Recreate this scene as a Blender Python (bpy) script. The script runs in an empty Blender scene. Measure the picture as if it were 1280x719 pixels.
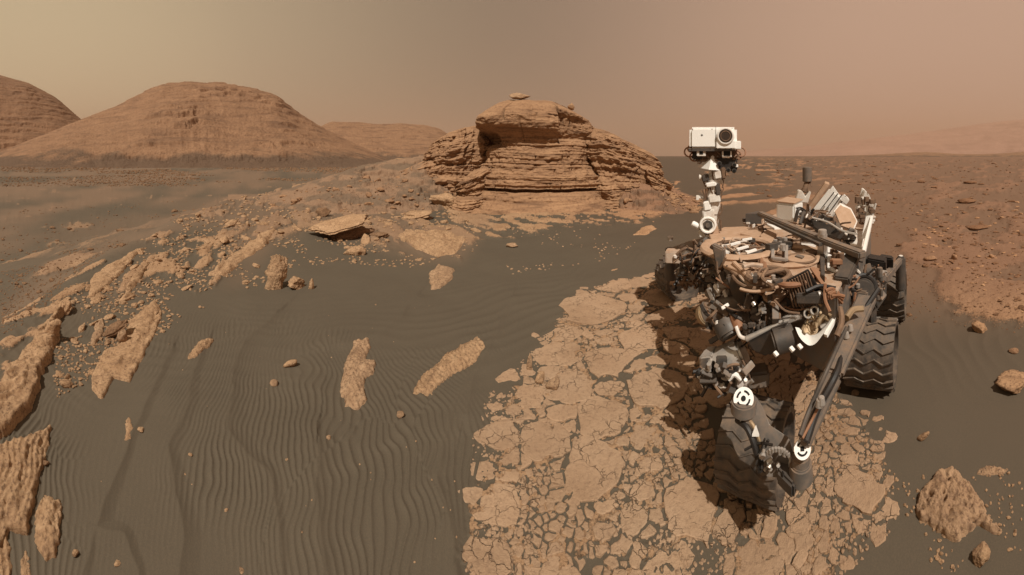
import bpy, bmesh, math, random
import numpy as np
from mathutils import Vector, Matrix

random.seed(7)
rng = np.random.default_rng(11)
S = bpy.context.scene
COL = S.collection
PI = math.pi

# ------------------------------------------------------------------ camera
EYE = 1.8                       # metres above the ground
K = 1280.0 / PI                 # picture columns per radian (the photograph is a half-turn panorama)
HORIZON = 195.0
cam = bpy.data.cameras.new('camera')
cam_o = bpy.data.objects.new('camera', cam)
COL.objects.link(cam_o)
cam.type = 'PANO'
cam.panorama_type = 'CENTRAL_CYLINDRICAL'
cam.central_cylindrical_radius = 1.0
cam.central_cylindrical_range_u_min, cam.central_cylindrical_range_u_max = -PI / 2, PI / 2
cam.central_cylindrical_range_v_max = HORIZON / K
cam.central_cylindrical_range_v_min = -(719 - HORIZON) / K
cam.clip_start, cam.clip_end = 0.02, 60000
cam_o.location = (0, 0, EYE)
cam_o.rotation_euler = (PI / 2, 0, 0)
S.camera = cam_o

# ------------------------------------------------------------------ sky and sun
SUN_EL, SUN_AZ = math.radians(52), math.radians(184)      # azimuth clockwise from +Y: behind the camera
w = bpy.data.worlds.new('World')
S.world = w
w.use_nodes = True
wn, wl = w.node_tree.nodes, w.node_tree.links
bg = wn['Background']
geo = wn.new('ShaderNodeTexCoord')
sep = wn.new('ShaderNodeSeparateXYZ')
wl.new(geo.outputs['Generated'], sep.inputs[0])
mr = wn.new('ShaderNodeMapRange')
mr.inputs['From Min'].default_value = -1
mr.inputs['From Max'].default_value = 1
wl.new(sep.outputs['X'], mr.inputs['Value'])
rp = wn.new('ShaderNodeValToRGB')
rp.color_ramp.interpolation = 'B_SPLINE'
els = rp.color_ramp.elements
els[0].position = 0.0
els[0].color = (0.66, 0.54, 0.335, 1)
els[1].position = 1.0
els[1].color = (0.56, 0.37, 0.27, 1)
e = els.new(0.16); e.color = (0.44, 0.355, 0.235, 1)
e = els.new(0.42); e.color = (0.205, 0.168, 0.122, 1)
e = els.new(0.62); e.color = (0.265, 0.195, 0.145, 1)
e = els.new(0.85); e.color = (0.55, 0.365, 0.265, 1)
wl.new(mr.outputs[0], rp.inputs[0])
wl.new(rp.outputs[0], bg.inputs[0])
bg.inputs[1].default_value = 1.0

sun = bpy.data.lights.new('sun', 'SUN')
sun_o = bpy.data.objects.new('sun', sun)
COL.objects.link(sun_o)
sun.energy = 5.0
sun.angle = math.radians(0.6)
sun.color = (1.0, 0.93, 0.82)
sd = Vector((math.sin(SUN_AZ) * math.cos(SUN_EL), math.cos(SUN_AZ) * math.cos(SUN_EL), math.sin(SUN_EL)))
sun_o.rotation_euler = sd.to_track_quat('Z', 'Y').to_euler()
sun_o.location = sd * 50

vs = S.view_settings
vs.view_transform = 'Standard'
vs.look = 'None'
vs.exposure = 0.0
vs.gamma = 1.0
S.render.engine = 'CYCLES'
S.cycles.use_denoising = True
S.cycles.max_bounces = 4
S.cycles.diffuse_bounces = 2
S.cycles.glossy_bounces = 2
S.cycles.volume_bounces = 1
S.cycles.transmission_bounces = 2

# ------------------------------------------------------------------ noise
def _h(ix, iy, iz, seed):
    n = (ix.astype(np.int64) * 374761393 + iy.astype(np.int64) * 668265263 + iz.astype(np.int64) * 2147483647 + seed * 1274126177) & 0xffffffff
    n = ((n ^ (n >> 13)) * 1274126177) & 0xffffffff
    n = ((n ^ (n >> 16)) * 2246822519) & 0xffffffff
    return ((n ^ (n >> 15)) & 0xffffff) / float(0x7fffff) - 1.0

def vn2(x, y, seed=0):
    fx, fy = np.floor(x), np.floor(y)
    tx, ty = x - fx, y - fy
    tx = tx * tx * tx * (tx * (tx * 6 - 15) + 10); ty = ty * ty * ty * (ty * (ty * 6 - 15) + 10)
    z = np.zeros_like(fx)
    a, b = _h(fx, fy, z, seed), _h(fx + 1, fy, z, seed)
    c, d = _h(fx, fy + 1, z, seed), _h(fx + 1, fy + 1, z, seed)
    return (a + (b - a) * tx) * (1 - ty) + (c + (d - c) * tx) * ty

def vn3(x, y, z, seed=0):
    fx, fy, fz = np.floor(x), np.floor(y), np.floor(z)
    tx, ty, tz = x - fx, y - fy, z - fz
    tx = tx * tx * (3 - 2 * tx); ty = ty * ty * (3 - 2 * ty); tz = tz * tz * (3 - 2 * tz)
    def pl(q):
        a, b = _h(fx, fy, q, seed), _h(fx + 1, fy, q, seed)
        c, d = _h(fx, fy + 1, q, seed), _h(fx + 1, fy + 1, q, seed)
        return (a + (b - a) * tx) * (1 - ty) + (c + (d - c) * tx) * ty
    return pl(fz) * (1 - tz) + pl(fz + 1) * tz

def fbm2(x, y, o=4, seed=0, g=0.5):
    s, a, n = 0, 1.0, 0.0
    for i in range(o):
        s = s + a * vn2(x * 2 ** i + 17.3 * i, y * 2 ** i - 9.1 * i, seed + i); n += a; a *= g
    return s / n

def fbm3(x, y, z, o=4, seed=0, g=0.5):
    s, a, n = 0, 1.0, 0.0
    for i in range(o):
        s = s + a * vn3(x * 2 ** i + 17.3 * i, y * 2 ** i - 9.1 * i, z * 2 ** i + 3.7 * i, seed + i); n += a; a *= g
    return s / n

def sst(a, b, x):
    t = np.clip((x - a) / (b - a), 0, 1)
    return t * t * (3 - 2 * t)

def step_noise(z, seed):
    zf = np.floor(z); t = sst(0.72, 1.0, z - zf)
    k = np.zeros_like(zf)
    return _h(zf, k, k, seed) * (1 - t) + _h(zf + 1, k, k, seed) * t

def polydist(px, py, poly):
    """signed distance to a closed polygon, positive inside"""
    d = np.full(px.shape, 1e9); ins = np.zeros(px.shape, bool)
    n = len(poly)
    for i in range(n):
        ax, ay = poly[i]; bx, by = poly[(i + 1) % n]
        ex, ey = bx - ax, by - ay
        t = np.clip(((px - ax) * ex + (py - ay) * ey) / (ex * ex + ey * ey + 1e-12), 0, 1)
        d = np.minimum(d, (px - ax - t * ex) ** 2 + (py - ay - t * ey) ** 2)
        if ay != by:
            c = ((ay > py) != (by > py)) & (px < (bx - ax) * (py - ay) / (by - ay) + ax)
            ins ^= c
    d = np.sqrt(d)
    return np.where(ins, d, -d)

def linedist(px, py, line):
    """distance to an open polyline and its signed side (positive on the left of its run)"""
    best = np.full(px.shape, 1e18); sg = np.zeros(px.shape)
    for (ax, ay), (bx, by) in zip(line[:-1], line[1:]):
        ex, ey = bx - ax, by - ay
        t = np.clip(((px - ax) * ex + (py - ay) * ey) / (ex * ex + ey * ey), 0, 1)
        d = (px - ax - t * ex) ** 2 + (py - ay - t * ey) ** 2
        m = d < best
        best = np.where(m, d, best)
        sg = np.where(m, np.sign(ex * (py - ay) - ey * (px - ax)), sg)
    return np.sqrt(best) * sg

# ------------------------------------------------------------------ survey: from a sighting to a place on flat ground
def flat(x, y, z=0.0):
    r = (EYE - z) * K / (y - HORIZON)
    a = (x - 640) / K
    return (math.sin(a) * r, math.cos(a) * r)

def flats(pts):
    return [flat(*p) for p in pts]

def sight(x, y, r):
    """place seen at picture point x, y, at horizontal range r"""
    a, v = (x - 640) / K, (y - HORIZON) / K
    r = r * (math.tan(v) / v if abs(v) > 1e-4 else 1.0)
    return Vector((math.sin(a) * r, math.cos(a) * r, EYE - r * v))

def lvl(x, y, z):
    p = flat(x, y, z)
    return Vector((p[0], p[1], z))

# ------------------------------------------------------------------ materials
def mat(name, build, rough=0.9, metallic=0.0, spec=0.2):
    m = bpy.data.materials.new(name)
    m.use_nodes = True
    nt = m.node_tree
    b = nt.nodes['Principled BSDF']
    b.inputs['Roughness'].default_value = rough
    b.inputs['Metallic'].default_value = metallic
    b.inputs['Specular IOR Level'].default_value = spec
    build(nt, b)
    return m

def N(nt, t, **k):
    n = nt.nodes.new(t)
    for a, v in k.items():
        if a.startswith('i_'):
            n.inputs[a[2:].replace('_', ' ')].default_value = v
        else:
            setattr(n, a, v)
    return n

def noise(nt, vec, scale, detail=6, rough=0.6, dist=0.0):
    n = N(nt, 'ShaderNodeTexNoise')
    n.inputs['Scale'].default_value = scale
    n.inputs['Detail'].default_value = detail
    n.inputs['Roughness'].default_value = rough
    n.inputs['Distortion'].default_value = dist
    if vec is not None:
        nt.links.new(vec, n.inputs['Vector'])
    return n.outputs[0]

def ramp(nt, f, stops):
    r = N(nt, 'ShaderNodeValToRGB')
    e = r.color_ramp.elements
    e[0].position, e[0].color = stops[0][0], (*stops[0][1], 1)
    e[1].position, e[1].color = stops[-1][0], (*stops[-1][1], 1)
    for p, c in stops[1:-1]:
        q = e.new(p); q.color = (*c, 1)
    nt.links.new(f, r.inputs[0])
    return r.outputs[0]

def mixc(nt, f, a, b, mode='MIX'):
    m = N(nt, 'ShaderNodeMix', data_type='RGBA', blend_type=mode)
    for s, v in ((m.inputs[0], f), (m.inputs[6], a), (m.inputs[7], b)):
        if hasattr(v, 'links') or hasattr(v, 'is_linked'):
            nt.links.new(v, s)
        elif isinstance(v, (int, float)):
            s.default_value = v
        else:
            s.default_value = (*v, 1)
    return m.outputs[2]

def math_(nt, op, a, b=None, clamp=False):
    m = N(nt, 'ShaderNodeMath', operation=op, use_clamp=clamp)
    for s, v in ((m.inputs[0], a), (m.inputs[1], b)):
        if v is None: continue
        if isinstance(v, (int, float)): s.default_value = v
        else: nt.links.new(v, s)
    return m.outputs[0]

def bump(nt, b, h, strength, dist):
    n = N(nt, 'ShaderNodeBump')
    n.inputs['Strength'].default_value = strength
    n.inputs['Distance'].default_value = dist
    nt.links.new(h, n.inputs['Height'])
    nt.links.new(n.outputs[0], b.inputs['Normal'])

def pos(nt):
    return N(nt, 'ShaderNodeNewGeometry').outputs['Position']

def redder(nt, c, amount=0.8):
    """soil and rock tinted redder towards +X: warm cast of light put into colour"""
    p = N(nt, 'ShaderNodeSeparateXYZ')
    nt.links.new(pos(nt), p.inputs[0])
    f = N(nt, 'ShaderNodeMapRange')
    f.inputs['From Min'].default_value = 0.6
    f.inputs['From Max'].default_value = 5.0
    f.inputs['To Max'].default_value = amount
    nt.links.new(p.outputs[0], f.inputs['Value'])
    return mixc(nt, f.outputs[0], c, (1.0, 0.84, 0.78), 'MULTIPLY')

ROCK_A, ROCK_B, ROCK_C = (0.385, 0.240, 0.138), (0.315, 0.190, 0.106), (0.18, 0.108, 0.064)
SAND_A, SAND_B = (0.103, 0.084, 0.060), (0.079, 0.064, 0.046)

def rock_color(nt, p, k=1.0, speck=1.0):
    n1 = noise(nt, p, 2.2 * k, 5, 0.6)
    c = ramp(nt, n1, [(0.3, ROCK_B), (0.5, ROCK_A), (0.72, (0.42, 0.27, 0.16))])
    n2 = noise(nt, p, 45 * k, 5, 0.7)
    return mixc(nt, ramp(nt, n2, [(0.36, (speck, speck, speck)), (0.5, (0, 0, 0))]), c, ROCK_C)

def b_ground(nt, b):
    p = pos(nt)
    at = N(nt, 'ShaderNodeAttribute', attribute_name='rock').outputs['Fac']
    fine = noise(nt, p, 38, 6, 0.7)
    f = math_(nt, 'ADD', at, math_(nt, 'MULTIPLY', math_(nt, 'SUBTRACT', fine, 0.5), 0.9))
    f = ramp(nt, f, [(0.42, (0, 0, 0)), (0.58, (1, 1, 1))])
    s = mixc(nt, noise(nt, p, 1.1, 4, 0.6), SAND_A, SAND_B)
    s = mixc(nt, ramp(nt, noise(nt, p, 160, 3, 0.7), [(0.4, (0, 0, 0)), (0.75, (0.55, 0.55, 0.55))]), s, (0.135, 0.103, 0.071))
    dk = N(nt, 'ShaderNodeAttribute', attribute_name='dust').outputs['Fac']
    s = mixc(nt, dk, s, (0.175, 0.118, 0.078))
    rc = mixc(nt, math_(nt, 'MULTIPLY', dk, 0.8), rock_color(nt, p), (0.20, 0.128, 0.086))
    c = mixc(nt, f, s, rc)
    nt.links.new(redder(nt, c), b.inputs['Base Color'])
    hh = math_(nt, 'ADD', math_(nt, 'MULTIPLY', noise(nt, p, 70, 6, 0.75), f), math_(nt, 'MULTIPLY', noise(nt, p, 300, 3, 0.7), 0.12))
    bump(nt, b, hh, 0.8, 0.012)

def b_rock(k=1.0, cracks=0.0, tint=(1, 1, 1)):
    def f(nt, b):
        p = pos(nt)
        oi = N(nt, 'ShaderNodeObjectInfo').outputs['Random']
        c = rock_color(nt, p, k, 0.4 if cracks else 1.0)
        mp = N(nt, 'ShaderNodeMapping'); mp.inputs['Rotation'].default_value = (0, 0, math.radians(-37)); mp.inputs['Scale'].default_value = (16 * k, 2.6 * k, 30 * k)
        nt.links.new(p, mp.inputs['Vector'])
        lay = noise(nt, mp.outputs[0], 1.0, 5, 0.65)
        if not cracks:
            c = mixc(nt, ramp(nt, lay, [(0.34, (0.6, 0.6, 0.6)), (0.46, (0, 0, 0))]), c, ROCK_C)
            c = mixc(nt, ramp(nt, lay, [(0.56, (0, 0, 0)), (0.70, (0.6, 0.6, 0.6))]), c, (0.52, 0.35, 0.21))
        c = mixc(nt, 1.0, c, tint, 'MULTIPLY')
        v = math_(nt, 'ADD', math_(nt, 'MULTIPLY', oi, 0.14), 0.93)
        cc = N(nt, 'ShaderNodeCombineColor')
        for i in range(3): nt.links.new(v, cc.inputs[i])
        c = mixc(nt, 1.0, c, cc.outputs[0], 'MULTIPLY')
        h = math_(nt, 'ADD', noise(nt, p, 28 * k, 8, 0.72), math_(nt, 'MULTIPLY', noise(nt, p, 160 * k, 4, 0.7), 0.3))
        if not cracks: h = math_(nt, 'ADD', h, math_(nt, 'MULTIPLY', lay, 0.9))
        if cracks:
            vo = N(nt, 'ShaderNodeTexVoronoi', feature='DISTANCE_TO_EDGE')
            wv = N(nt, 'ShaderNodeVectorMath', operation='ADD')
            nz = N(nt, 'ShaderNodeTexNoise'); nz.inputs['Scale'].default_value = 14; nz.inputs['Detail'].default_value = 4
            nt.links.new(p, nz.inputs['Vector'])
            sc = N(nt, 'ShaderNodeVectorMath', operation='SCALE'); sc.inputs['Scale'].default_value = 0.10
            nt.links.new(nz.outputs['Color'], sc.inputs[0])
            nt.links.new(p, wv.inputs[0]); nt.links.new(sc.outputs[0], wv.inputs[1])
            nt.links.new(wv.outputs[0], vo.inputs['Vector'])
            vo.inputs['Scale'].default_value = 13
            gate = ramp(nt, noise(nt, p, 4.5, 3, 0.6), [(0.48, (0, 0, 0)), (0.62, (1, 1, 1))])
            cr = ramp(nt, vo.outputs[0], [(0.0, (1, 1, 1)), (0.035, (0, 0, 0))])
            crm = math_(nt, 'MULTIPLY', cr, gate)
            c = mixc(nt, math_(nt, 'MULTIPLY', crm, 0.5), c, (0.12, 0.082, 0.055))     # sand caught in the cracks
            h = math_(nt, 'SUBTRACT', h, math_(nt, 'MULTIPLY', crm, 0.9))
        nt.links.new(redder(nt, c), b.inputs['Base Color'])
        bump(nt, b, h, 1.0, (0.010 if cracks else 0.020) / k)
    return f

def b_strata(zs, k, c0, c1, c2, bd, foot=None):
    def f(nt, b):
        p = pos(nt)
        mp = N(nt, 'ShaderNodeMapping')
        mp.inputs['Scale'].default_value = (k, k, zs)
        nt.links.new(p, mp.inputs['Vector'])
        n1 = noise(nt, mp.outputs[0], 1.0, 7, 0.65, 0.6)
        c = ramp(nt, n1, [(0.32, c2), (0.48, c1), (0.66, c0)])
        n2 = noise(nt, p, 14 * k, 6, 0.7)
        c = mixc(nt, ramp(nt, n2, [(0.34, (0.8, 0.8, 0.8)), (0.5, (0, 0, 0))]), c, c2)
        if foot:            # sand and dark rubble banked against the foot
            sp = N(nt, 'ShaderNodeSeparateXYZ'); nt.links.new(p, sp.inputs[0])
            q = math_(nt, 'ADD', math_(nt, 'DIVIDE', sp.outputs[2], foot), math_(nt, 'MULTIPLY', math_(nt, 'SUBTRACT', noise(nt, p, .035, 6, .65), 0.5), 3.2))
            c = mixc(nt, ramp(nt, q, [(0.05, (1, 1, 1)), (0.45, (0, 0, 0))]), c, mixc(nt, noise(nt, p, .4, 5, .7), (.085, .052, .034), (.15, .097, .062)))
        nt.links.new(redder(nt, c, 0.0), b.inputs['Base Color'])
        bump(nt, b, math_(nt, 'ADD', n1, math_(nt, 'MULTIPLY', n2, 0.5)), 1.0, bd)
    return f

M = {}
M['ground'] = mat('ground', b_ground)
M['rock'] = mat('rock', b_rock(1.0, 0, (1.12, 1.13, 1.12)))
M['pale'] = mat('pale_rock', b_rock(1.0, 0, (1.05, 1.08, 1.12)))
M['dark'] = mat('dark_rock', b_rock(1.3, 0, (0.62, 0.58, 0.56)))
M['plate'] = mat('bedrock', b_rock(1.0, 1.0, (1.0, 1.07, 1.18)))
M['cliff'] = mat('cliff_rock', b_strata(7.0, 0.8, (0.38, 0.225, 0.125), (0.305, 0.175, 0.097), (0.17, 0.096, 0.056), 0.04))
M['hill'] = mat('hill_rock', b_strata(0.30, 0.045, (0.29, 0.165, 0.093), (0.24, 0.135, 0.076), (0.15, 0.084, 0.050), 0.9, 9.0))
M['far'] = mat('hazed_far_rock', b_strata(0.02, 0.002, (0.40, 0.235, 0.175), (0.35, 0.20, 0.15), (0.28, 0.16, 0.12), 4.0))  # lightened and pinkened: the fade of distant haze is put into the colour

# ------------------------------------------------------------------ object helpers
def tag(o, label=None, cat=None, group=None, kind=None):
    if label: o['label'] = label
    if cat: o['category'] = cat
    if group: o['group'] = group
    if kind: o['kind'] = kind
    return o

def link(name, me, m=None, parent=None, smooth=False):
    o = bpy.data.objects.new(name, me)
    COL.objects.link(o)
    if m is not None and not me.materials: me.materials.append(m)
    if parent is not None: o.parent = parent
    if smooth:
        me.polygons.foreach_set('use_smooth', np.ones(len(me.polygons), bool))
    return o

def grid_mesh(name, co, nu, nv, wrap=False, keep=None):
    """co is nu*nv points, row-major in u; optional boolean mask of quads"""
    me = bpy.data.meshes.new(name)
    i = np.arange(nu if wrap else nu - 1)[:, None]
    j = np.arange(nv - 1)[None, :]
    i2 = (i + 1) % nu
    q = np.stack([i * nv + j, i2 * nv + j, i2 * nv + j + 1, i * nv + j + 1], -1).reshape(-1, 4)
    if keep is not None:
        q = q[keep.reshape(-1)]
        used = np.unique(q)
        mp = np.full(len(co), -1, np.int64); mp[used] = np.arange(len(used))
        co = co[used]; q = mp[q]
    me.vertices.add(len(co)); me.vertices.foreach_set('co', co.astype(np.float32).reshape(-1))
    me.loops.add(q.size); me.loops.foreach_set('vertex_index', q.astype(np.int32).reshape(-1))
    me.polygons.add(len(q))
    me.polygons.foreach_set('loop_start', np.arange(0, q.size, 4, dtype=np.int32))
    me.polygons.foreach_set('use_smooth', np.ones(len(q), bool))
    me.update(calc_edges=True)
    return me

def empty(name, loc):
    o = bpy.data.objects.new(name, None)
    o.empty_display_size = 0.1
    COL.objects.link(o)
    o.location = loc
    return o

# ------------------------------------------------------------------ the lie of the land
CREST = [(-1.2, -30), (-2.2, -3)] + flats([(0, 440), (40, 408), (85, 374), (120, 338), (170, 303), (240, 272), (310, 248), (400, 225), (480, 210)]) + [(-60, 160), (-150, 420)]
DUNES = [flats(q) for q in (
    [(216, 440), (190, 500), (160, 560), (125, 640), (92, 760)],
    [(345, 395), (305, 430), (288, 480), (287, 540), (300, 575), (330, 600), (346, 640), (350, 760)],
    [(262, 430), (235, 500), (212, 560), (215, 620), (228, 680), (232, 760)],
    [(520, 372), (500, 400), (470, 420), (430, 432)],
    [(585, 470), (560, 540), (552, 600), (560, 680), (565, 760)],
    [(640, 375), (622, 420), (590, 470), (580, 520)],
    [(395, 560), (388, 610), (395, 660), (398, 760)],
    [(110, 668), (150, 680), (170, 719), (175, 760)],
)]
Z_LEFT = [(0, 350), (60, 300), (200, 258), (330, 232), (430, 212), (590, 236), (610, 280), (575, 322), (520, 325), (440, 292), (385, 283), (345, 300), (300, 352), (215, 372), (120, 395), (40, 450), (0, 500)]
Z_MID = [(560, 255), (760, 255), (850, 225), (850, 255), (800, 280), (700, 285), (640, 300), (560, 300)]
Z_RIGHT = [(1128, 300), (1200, 285), (1280, 295), (1400, 300), (1400, 430), (1280, 420), (1200, 395), (1160, 350)]
PAVE = [(700, 395), (730, 368), (765, 352), (835, 345), (900, 380), (960, 430), (1040, 480), (1060, 520), (1086, 543), (1112, 578), (1116, 620), (1098, 655), (1062, 690), (1050, 719), (1080, 790), (590, 790), (582, 690), (590, 610), (606, 560), (625, 512), (640, 482), (692, 476), (676, 455), (684, 425)]
SANDY = [[(704, 632), (722, 618), (748, 628), (735, 650), (712, 645)],
         [(752, 655), (790, 648), (842, 668), (838, 688), (800, 682), (762, 676)],
         [(716, 700), (740, 685), (762, 690), (748, 730), (700, 760), (690, 740)],
         [(842, 690), (880, 662), (915, 672), (918, 700), (905, 740), (855, 740)],
         [(905, 600), (960, 635), (1010, 610), (990, 660), (930, 648), (890, 625), (880, 580)],
         [(868, 470), (930, 500), (935, 560), (900, 560), (880, 540)],
         [(768, 470), (790, 468), (808, 490), (800, 500), (775, 492)],
         [(950, 665), (985, 655), (1002, 680), (960, 690)]]
PAVE_F = flats([p if p[1] < 760 else (p[0], 760) for p in PAVE])
SANDY_F = [flats(q) for q in SANDY]

def terrain(x, y):
    r = np.sqrt(x * x + y * y) + 1e-6
    px = np.arctan2(x, y) * K + 640
    py = HORIZON + K * EYE / r
    s = linedist(x, y, CREST)
    s = s + 0.35 * fbm2(x * 0.6, y * 0.6, 3, 5) * np.clip(r / 6, 0.3, 3)
    drop = sst(0.0, 1.2, s) * 0.4 + sst(0.3, 9.0, s) * 2.3
    near = np.clip(r / 5.0, 0, 1)
    h = -drop
    h += 0.10 * fbm2(x * 0.22, y * 0.22, 3, 21) * np.clip(r / 8, 0, 1)
    h += 0.035 * fbm2(x * 0.9, y * 0.9, 3, 22) * near
    # rock showing through
    u, v = x * 0.80 + y * 0.60, -x * 0.60 + y * 0.80          # v runs with the ridge
    st = fbm2(u * 1.3, v * 0.38, 5, 31, 0.6)
    st2 = fbm2(u * 5.0, v * 1.8, 4, 37, 0.6)
    zl = sst(-18, 14, polydist(px, py, Z_LEFT))
    zm = sst(-10, 10, polydist(px, py, Z_MID))
    zr = sst(-26, 30, polydist(px, py, Z_RIGHT) + 34 * fbm2(x * 1.3, y * 1.3, 5, 50, .6))
    plain = sst(840, 900, px) * sst(-10, 60, 300 + 0.62 * (px - 1100) * (px > 1100) + 60 * fbm2(x * .8, y * .8, 4, 52) - py) * sst(1080, 1120, px + 260 * sst(300, 255, py))
    rk = zl * np.maximum(sst(0.0, 0.40, st + 0.45 * st2), 0.50 * sst(-0.35, 0.15, st) * sst(-0.1, 0.35, st2 + .5 * fbm2(u * 11, v * 5, 3, 38)))
    rk = np.maximum(rk, zm * sst(-0.25, 0.2, st2 + 0.3 * fbm2(x * 0.8, y * 0.8, 3, 44)))
    rk = np.maximum(rk, zr * sst(-0.45, 0.15, fbm2(x * 1.0, y * 1.0, 5, 51, .6)))
    rk = np.maximum(rk, 0.72 * plain * sst(-0.35, 0.45, fbm2(x * 0.35, y * 0.9, 5, 53, 0.62)))
    valley = sst(0.5, 3.0, s)
    rk = np.maximum(rk * (1 - 0.6 * sst(1.5, 6, s)), 0.55 * valley * sst(0.05, 0.5, fbm2(u * 0.7, v * 0.25, 5, 57, 0.65)))
    hill_foot = sst(60, 170, r) * sst(640, 560, px)
    rk = np.maximum(rk, hill_foot * 0.85 * sst(-0.1, 0.3, fbm2(x * 0.045, y * 0.03, 5, 58, 0.65)))
    pd = polydist(x, y, PAVE_F)
    for q in SANDY_F:
        pd = np.minimum(pd, -polydist(x, y, q) + 0.01)
    pv = sst(-0.04, 0.05, pd + 0.05 * fbm2(x * 9, y * 9, 4, 61))
    rub = sst(-0.25, 0.25, fbm2(x * 26, y * 26, 3, 63) + 0.4 * fbm2(x * 5, y * 5, 3, 64))
    rk = np.maximum(rk, pv * 0.62 * rub)
    h += sst(0.2, 0.75, rk) * (1 - pv) * (0.02 + 0.05 * np.clip(r / 10, 0, 1)) * (1.0 + 0.35 * st2) + rk * (1 - pv) * 0.012 * step_noise(st * 6 + st2 * 1.5, 33) * np.clip(r / 5, .4, 1)
    h += pv * rub * 0.006
    # dunes: long crests with a gentle and a steep side
    dn = np.zeros_like(h)
    ph_off = np.zeros_like(h); calm = np.ones_like(h)
    sandy = 1 - pv
    for i, ln in enumerate(DUNES):
        lf = [(a + 0, b + 0) for a, b in ln]
        m = (np.abs(x - np.mean([q[0] for q in lf])) < 6) & (r < 9)
        d = linedist(x[m], y[m], lf)
        d = d + 0.06 * fbm2(x[m] * 2.2, y[m] * 2.2, 3, 80 + i)
        wd = 0.34
        ph_off[m] += np.where(d > 0, 0.37 * (i + 1) + d * (4.0 - 2.2 * (i % 4)), 0) * (r[m] < 4)
        calm[m] *= 1 - np.where(d > 0, np.exp(-d / 0.09), np.exp(d / 0.03)) * 0.85
        dn[m] = np.maximum(dn[m], 0.030 * np.where(d > 0, np.exp(-d / 0.075), np.exp(d / wd)) * np.clip(r[m] / 1.6, 0.45, 1))
    h += dn * sandy
    # wind ripples
    wx = fbm2(x * 0.9, y * 0.9, 3, 71) * 0.22 + fbm2(x * 3.2, y * 3.2, 2, 72) * 0.03
    qx, qy = x - 0.30, y + 0.25
    rr_ = np.clip(r, 0.8, 6)
    ph = np.arctan2(qx, qy) * 54 + fbm2(x * 0.9, y * 0.9, 3, 71) * 6.0 + fbm2(x * 2.6, y * 2.6, 3, 70) * 1.5 + sst(1.9, 3.6, r) * (x * 0.8 + y * 0.5) * 7 + ph_off
    ph = ph + 0.5 * (fbm2(x * 1.6, y * 0.8, 2, 74) > 0.12)                      # dislocations where ripples fork
    rip = (1 - np.abs(np.sin(PI * ph))) ** 1.5
    amp = np.clip(fbm2(x * 1.5, y * 1.5, 3, 73) * 2.2 + 0.60, 0.08, 1.15)
    zone = sst(-0.55, 0.2, 0.62 - x) * sst(4.6, 2.2, r)
    h += rip * 0.0062 * np.clip(r, .6, 2.0) * calm * amp * zone * sandy * (1 - rk)
    ph2 = (x * 0.55 - y * 0.83 + fbm2(x * 0.7, y * 0.7, 3, 75) * 0.5) / 0.16
    h += 0.010 * (1 - np.abs(np.sin(PI * ph2))) * sst(2.0, 3.2, r) * sst(12, 6, r) * sandy * (1 - rk) * np.clip(fbm2(x * .5, y * .5, 2, 77) + .5, 0, 1)
    dust = np.clip(1.0 * sst(860, 1120, px) * sst(440, 330, py) + 0.5 * sst(0.5, 2.0, s) * sst(-0.3, 0.4, fbm2(x * 0.12, y * 0.12, 4, 91))
                   + 0.75 * sst(-0.35, 0.3, fbm2(u * 0.5, v * 0.2, 4, 93)) * zl + 0.9 * sst(0.5, 3.0, s) * sst(-0.3, 0.25, fbm2(u * 0.16, v * 0.05, 4, 94)), 0, 1)
    return h, np.clip(rk, 0, 1), dust

def gz(x, y):
    return float(terrain(np.array([float(x)]), np.array([float(y)]))[0][0])

_RR = np.exp(np.linspace(math.log(0.3), math.log(160), 900))
def hit(x, y):
    """where a sighting meets the ground"""
    a = (x - 640) / K
    X, Y = math.sin(a) * _RR, math.cos(a) * _RR
    z = terrain(X, Y)[0]
    zr = EYE + _RR * (HORIZON - y) / K
    k = int(np.argmax(zr < z))
    if k == 0: k = len(_RR) - 1
    f0, f1 = zr[k - 1] - z[k - 1], z[k] - zr[k]
    t = f0 / (f0 + f1 + 1e-9)
    r = _RR[k - 1] * (1 - t) + _RR[k] * t
    return Vector((math.sin(a) * r, math.cos(a) * r, z[k - 1] * (1 - t) + z[k] * t))

# ------------------------------------------------------------------ ground: one sheet out to the horizon
def make_ground():
    az = np.concatenate([np.linspace(-2.0, 2.0, 1150), np.linspace(2.0, 2 * PI - 2.0, 40)[1:-1]])
    rr = np.concatenate([[0.01, 0.2, 0.4, 0.6, 0.8], EYE / np.linspace(1.9, 0.020, 520), np.exp(np.linspace(math.log(EYE / 0.0195), math.log(9000), 60))])
    A, R = np.meshgrid(az, rr, indexing='ij')
    x, y = (np.sin(A) * R).ravel(), (np.cos(A) * R).ravel()
    h, rk, du = terrain(x, y)
    co = np.stack([x, y, h], -1)
    me = grid_mesh('ground', co, len(az), len(rr), wrap=True)
    for nm, v in (('rock', rk), ('dust', du)):
        at = me.attributes.new(nm, 'FLOAT', 'POINT')
        at.data.foreach_set('value', v.astype(np.float32))
    me.flip_normals()
    o = link('ground', me, M['ground'])
    tag(o, kind='structure')
    return o

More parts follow.
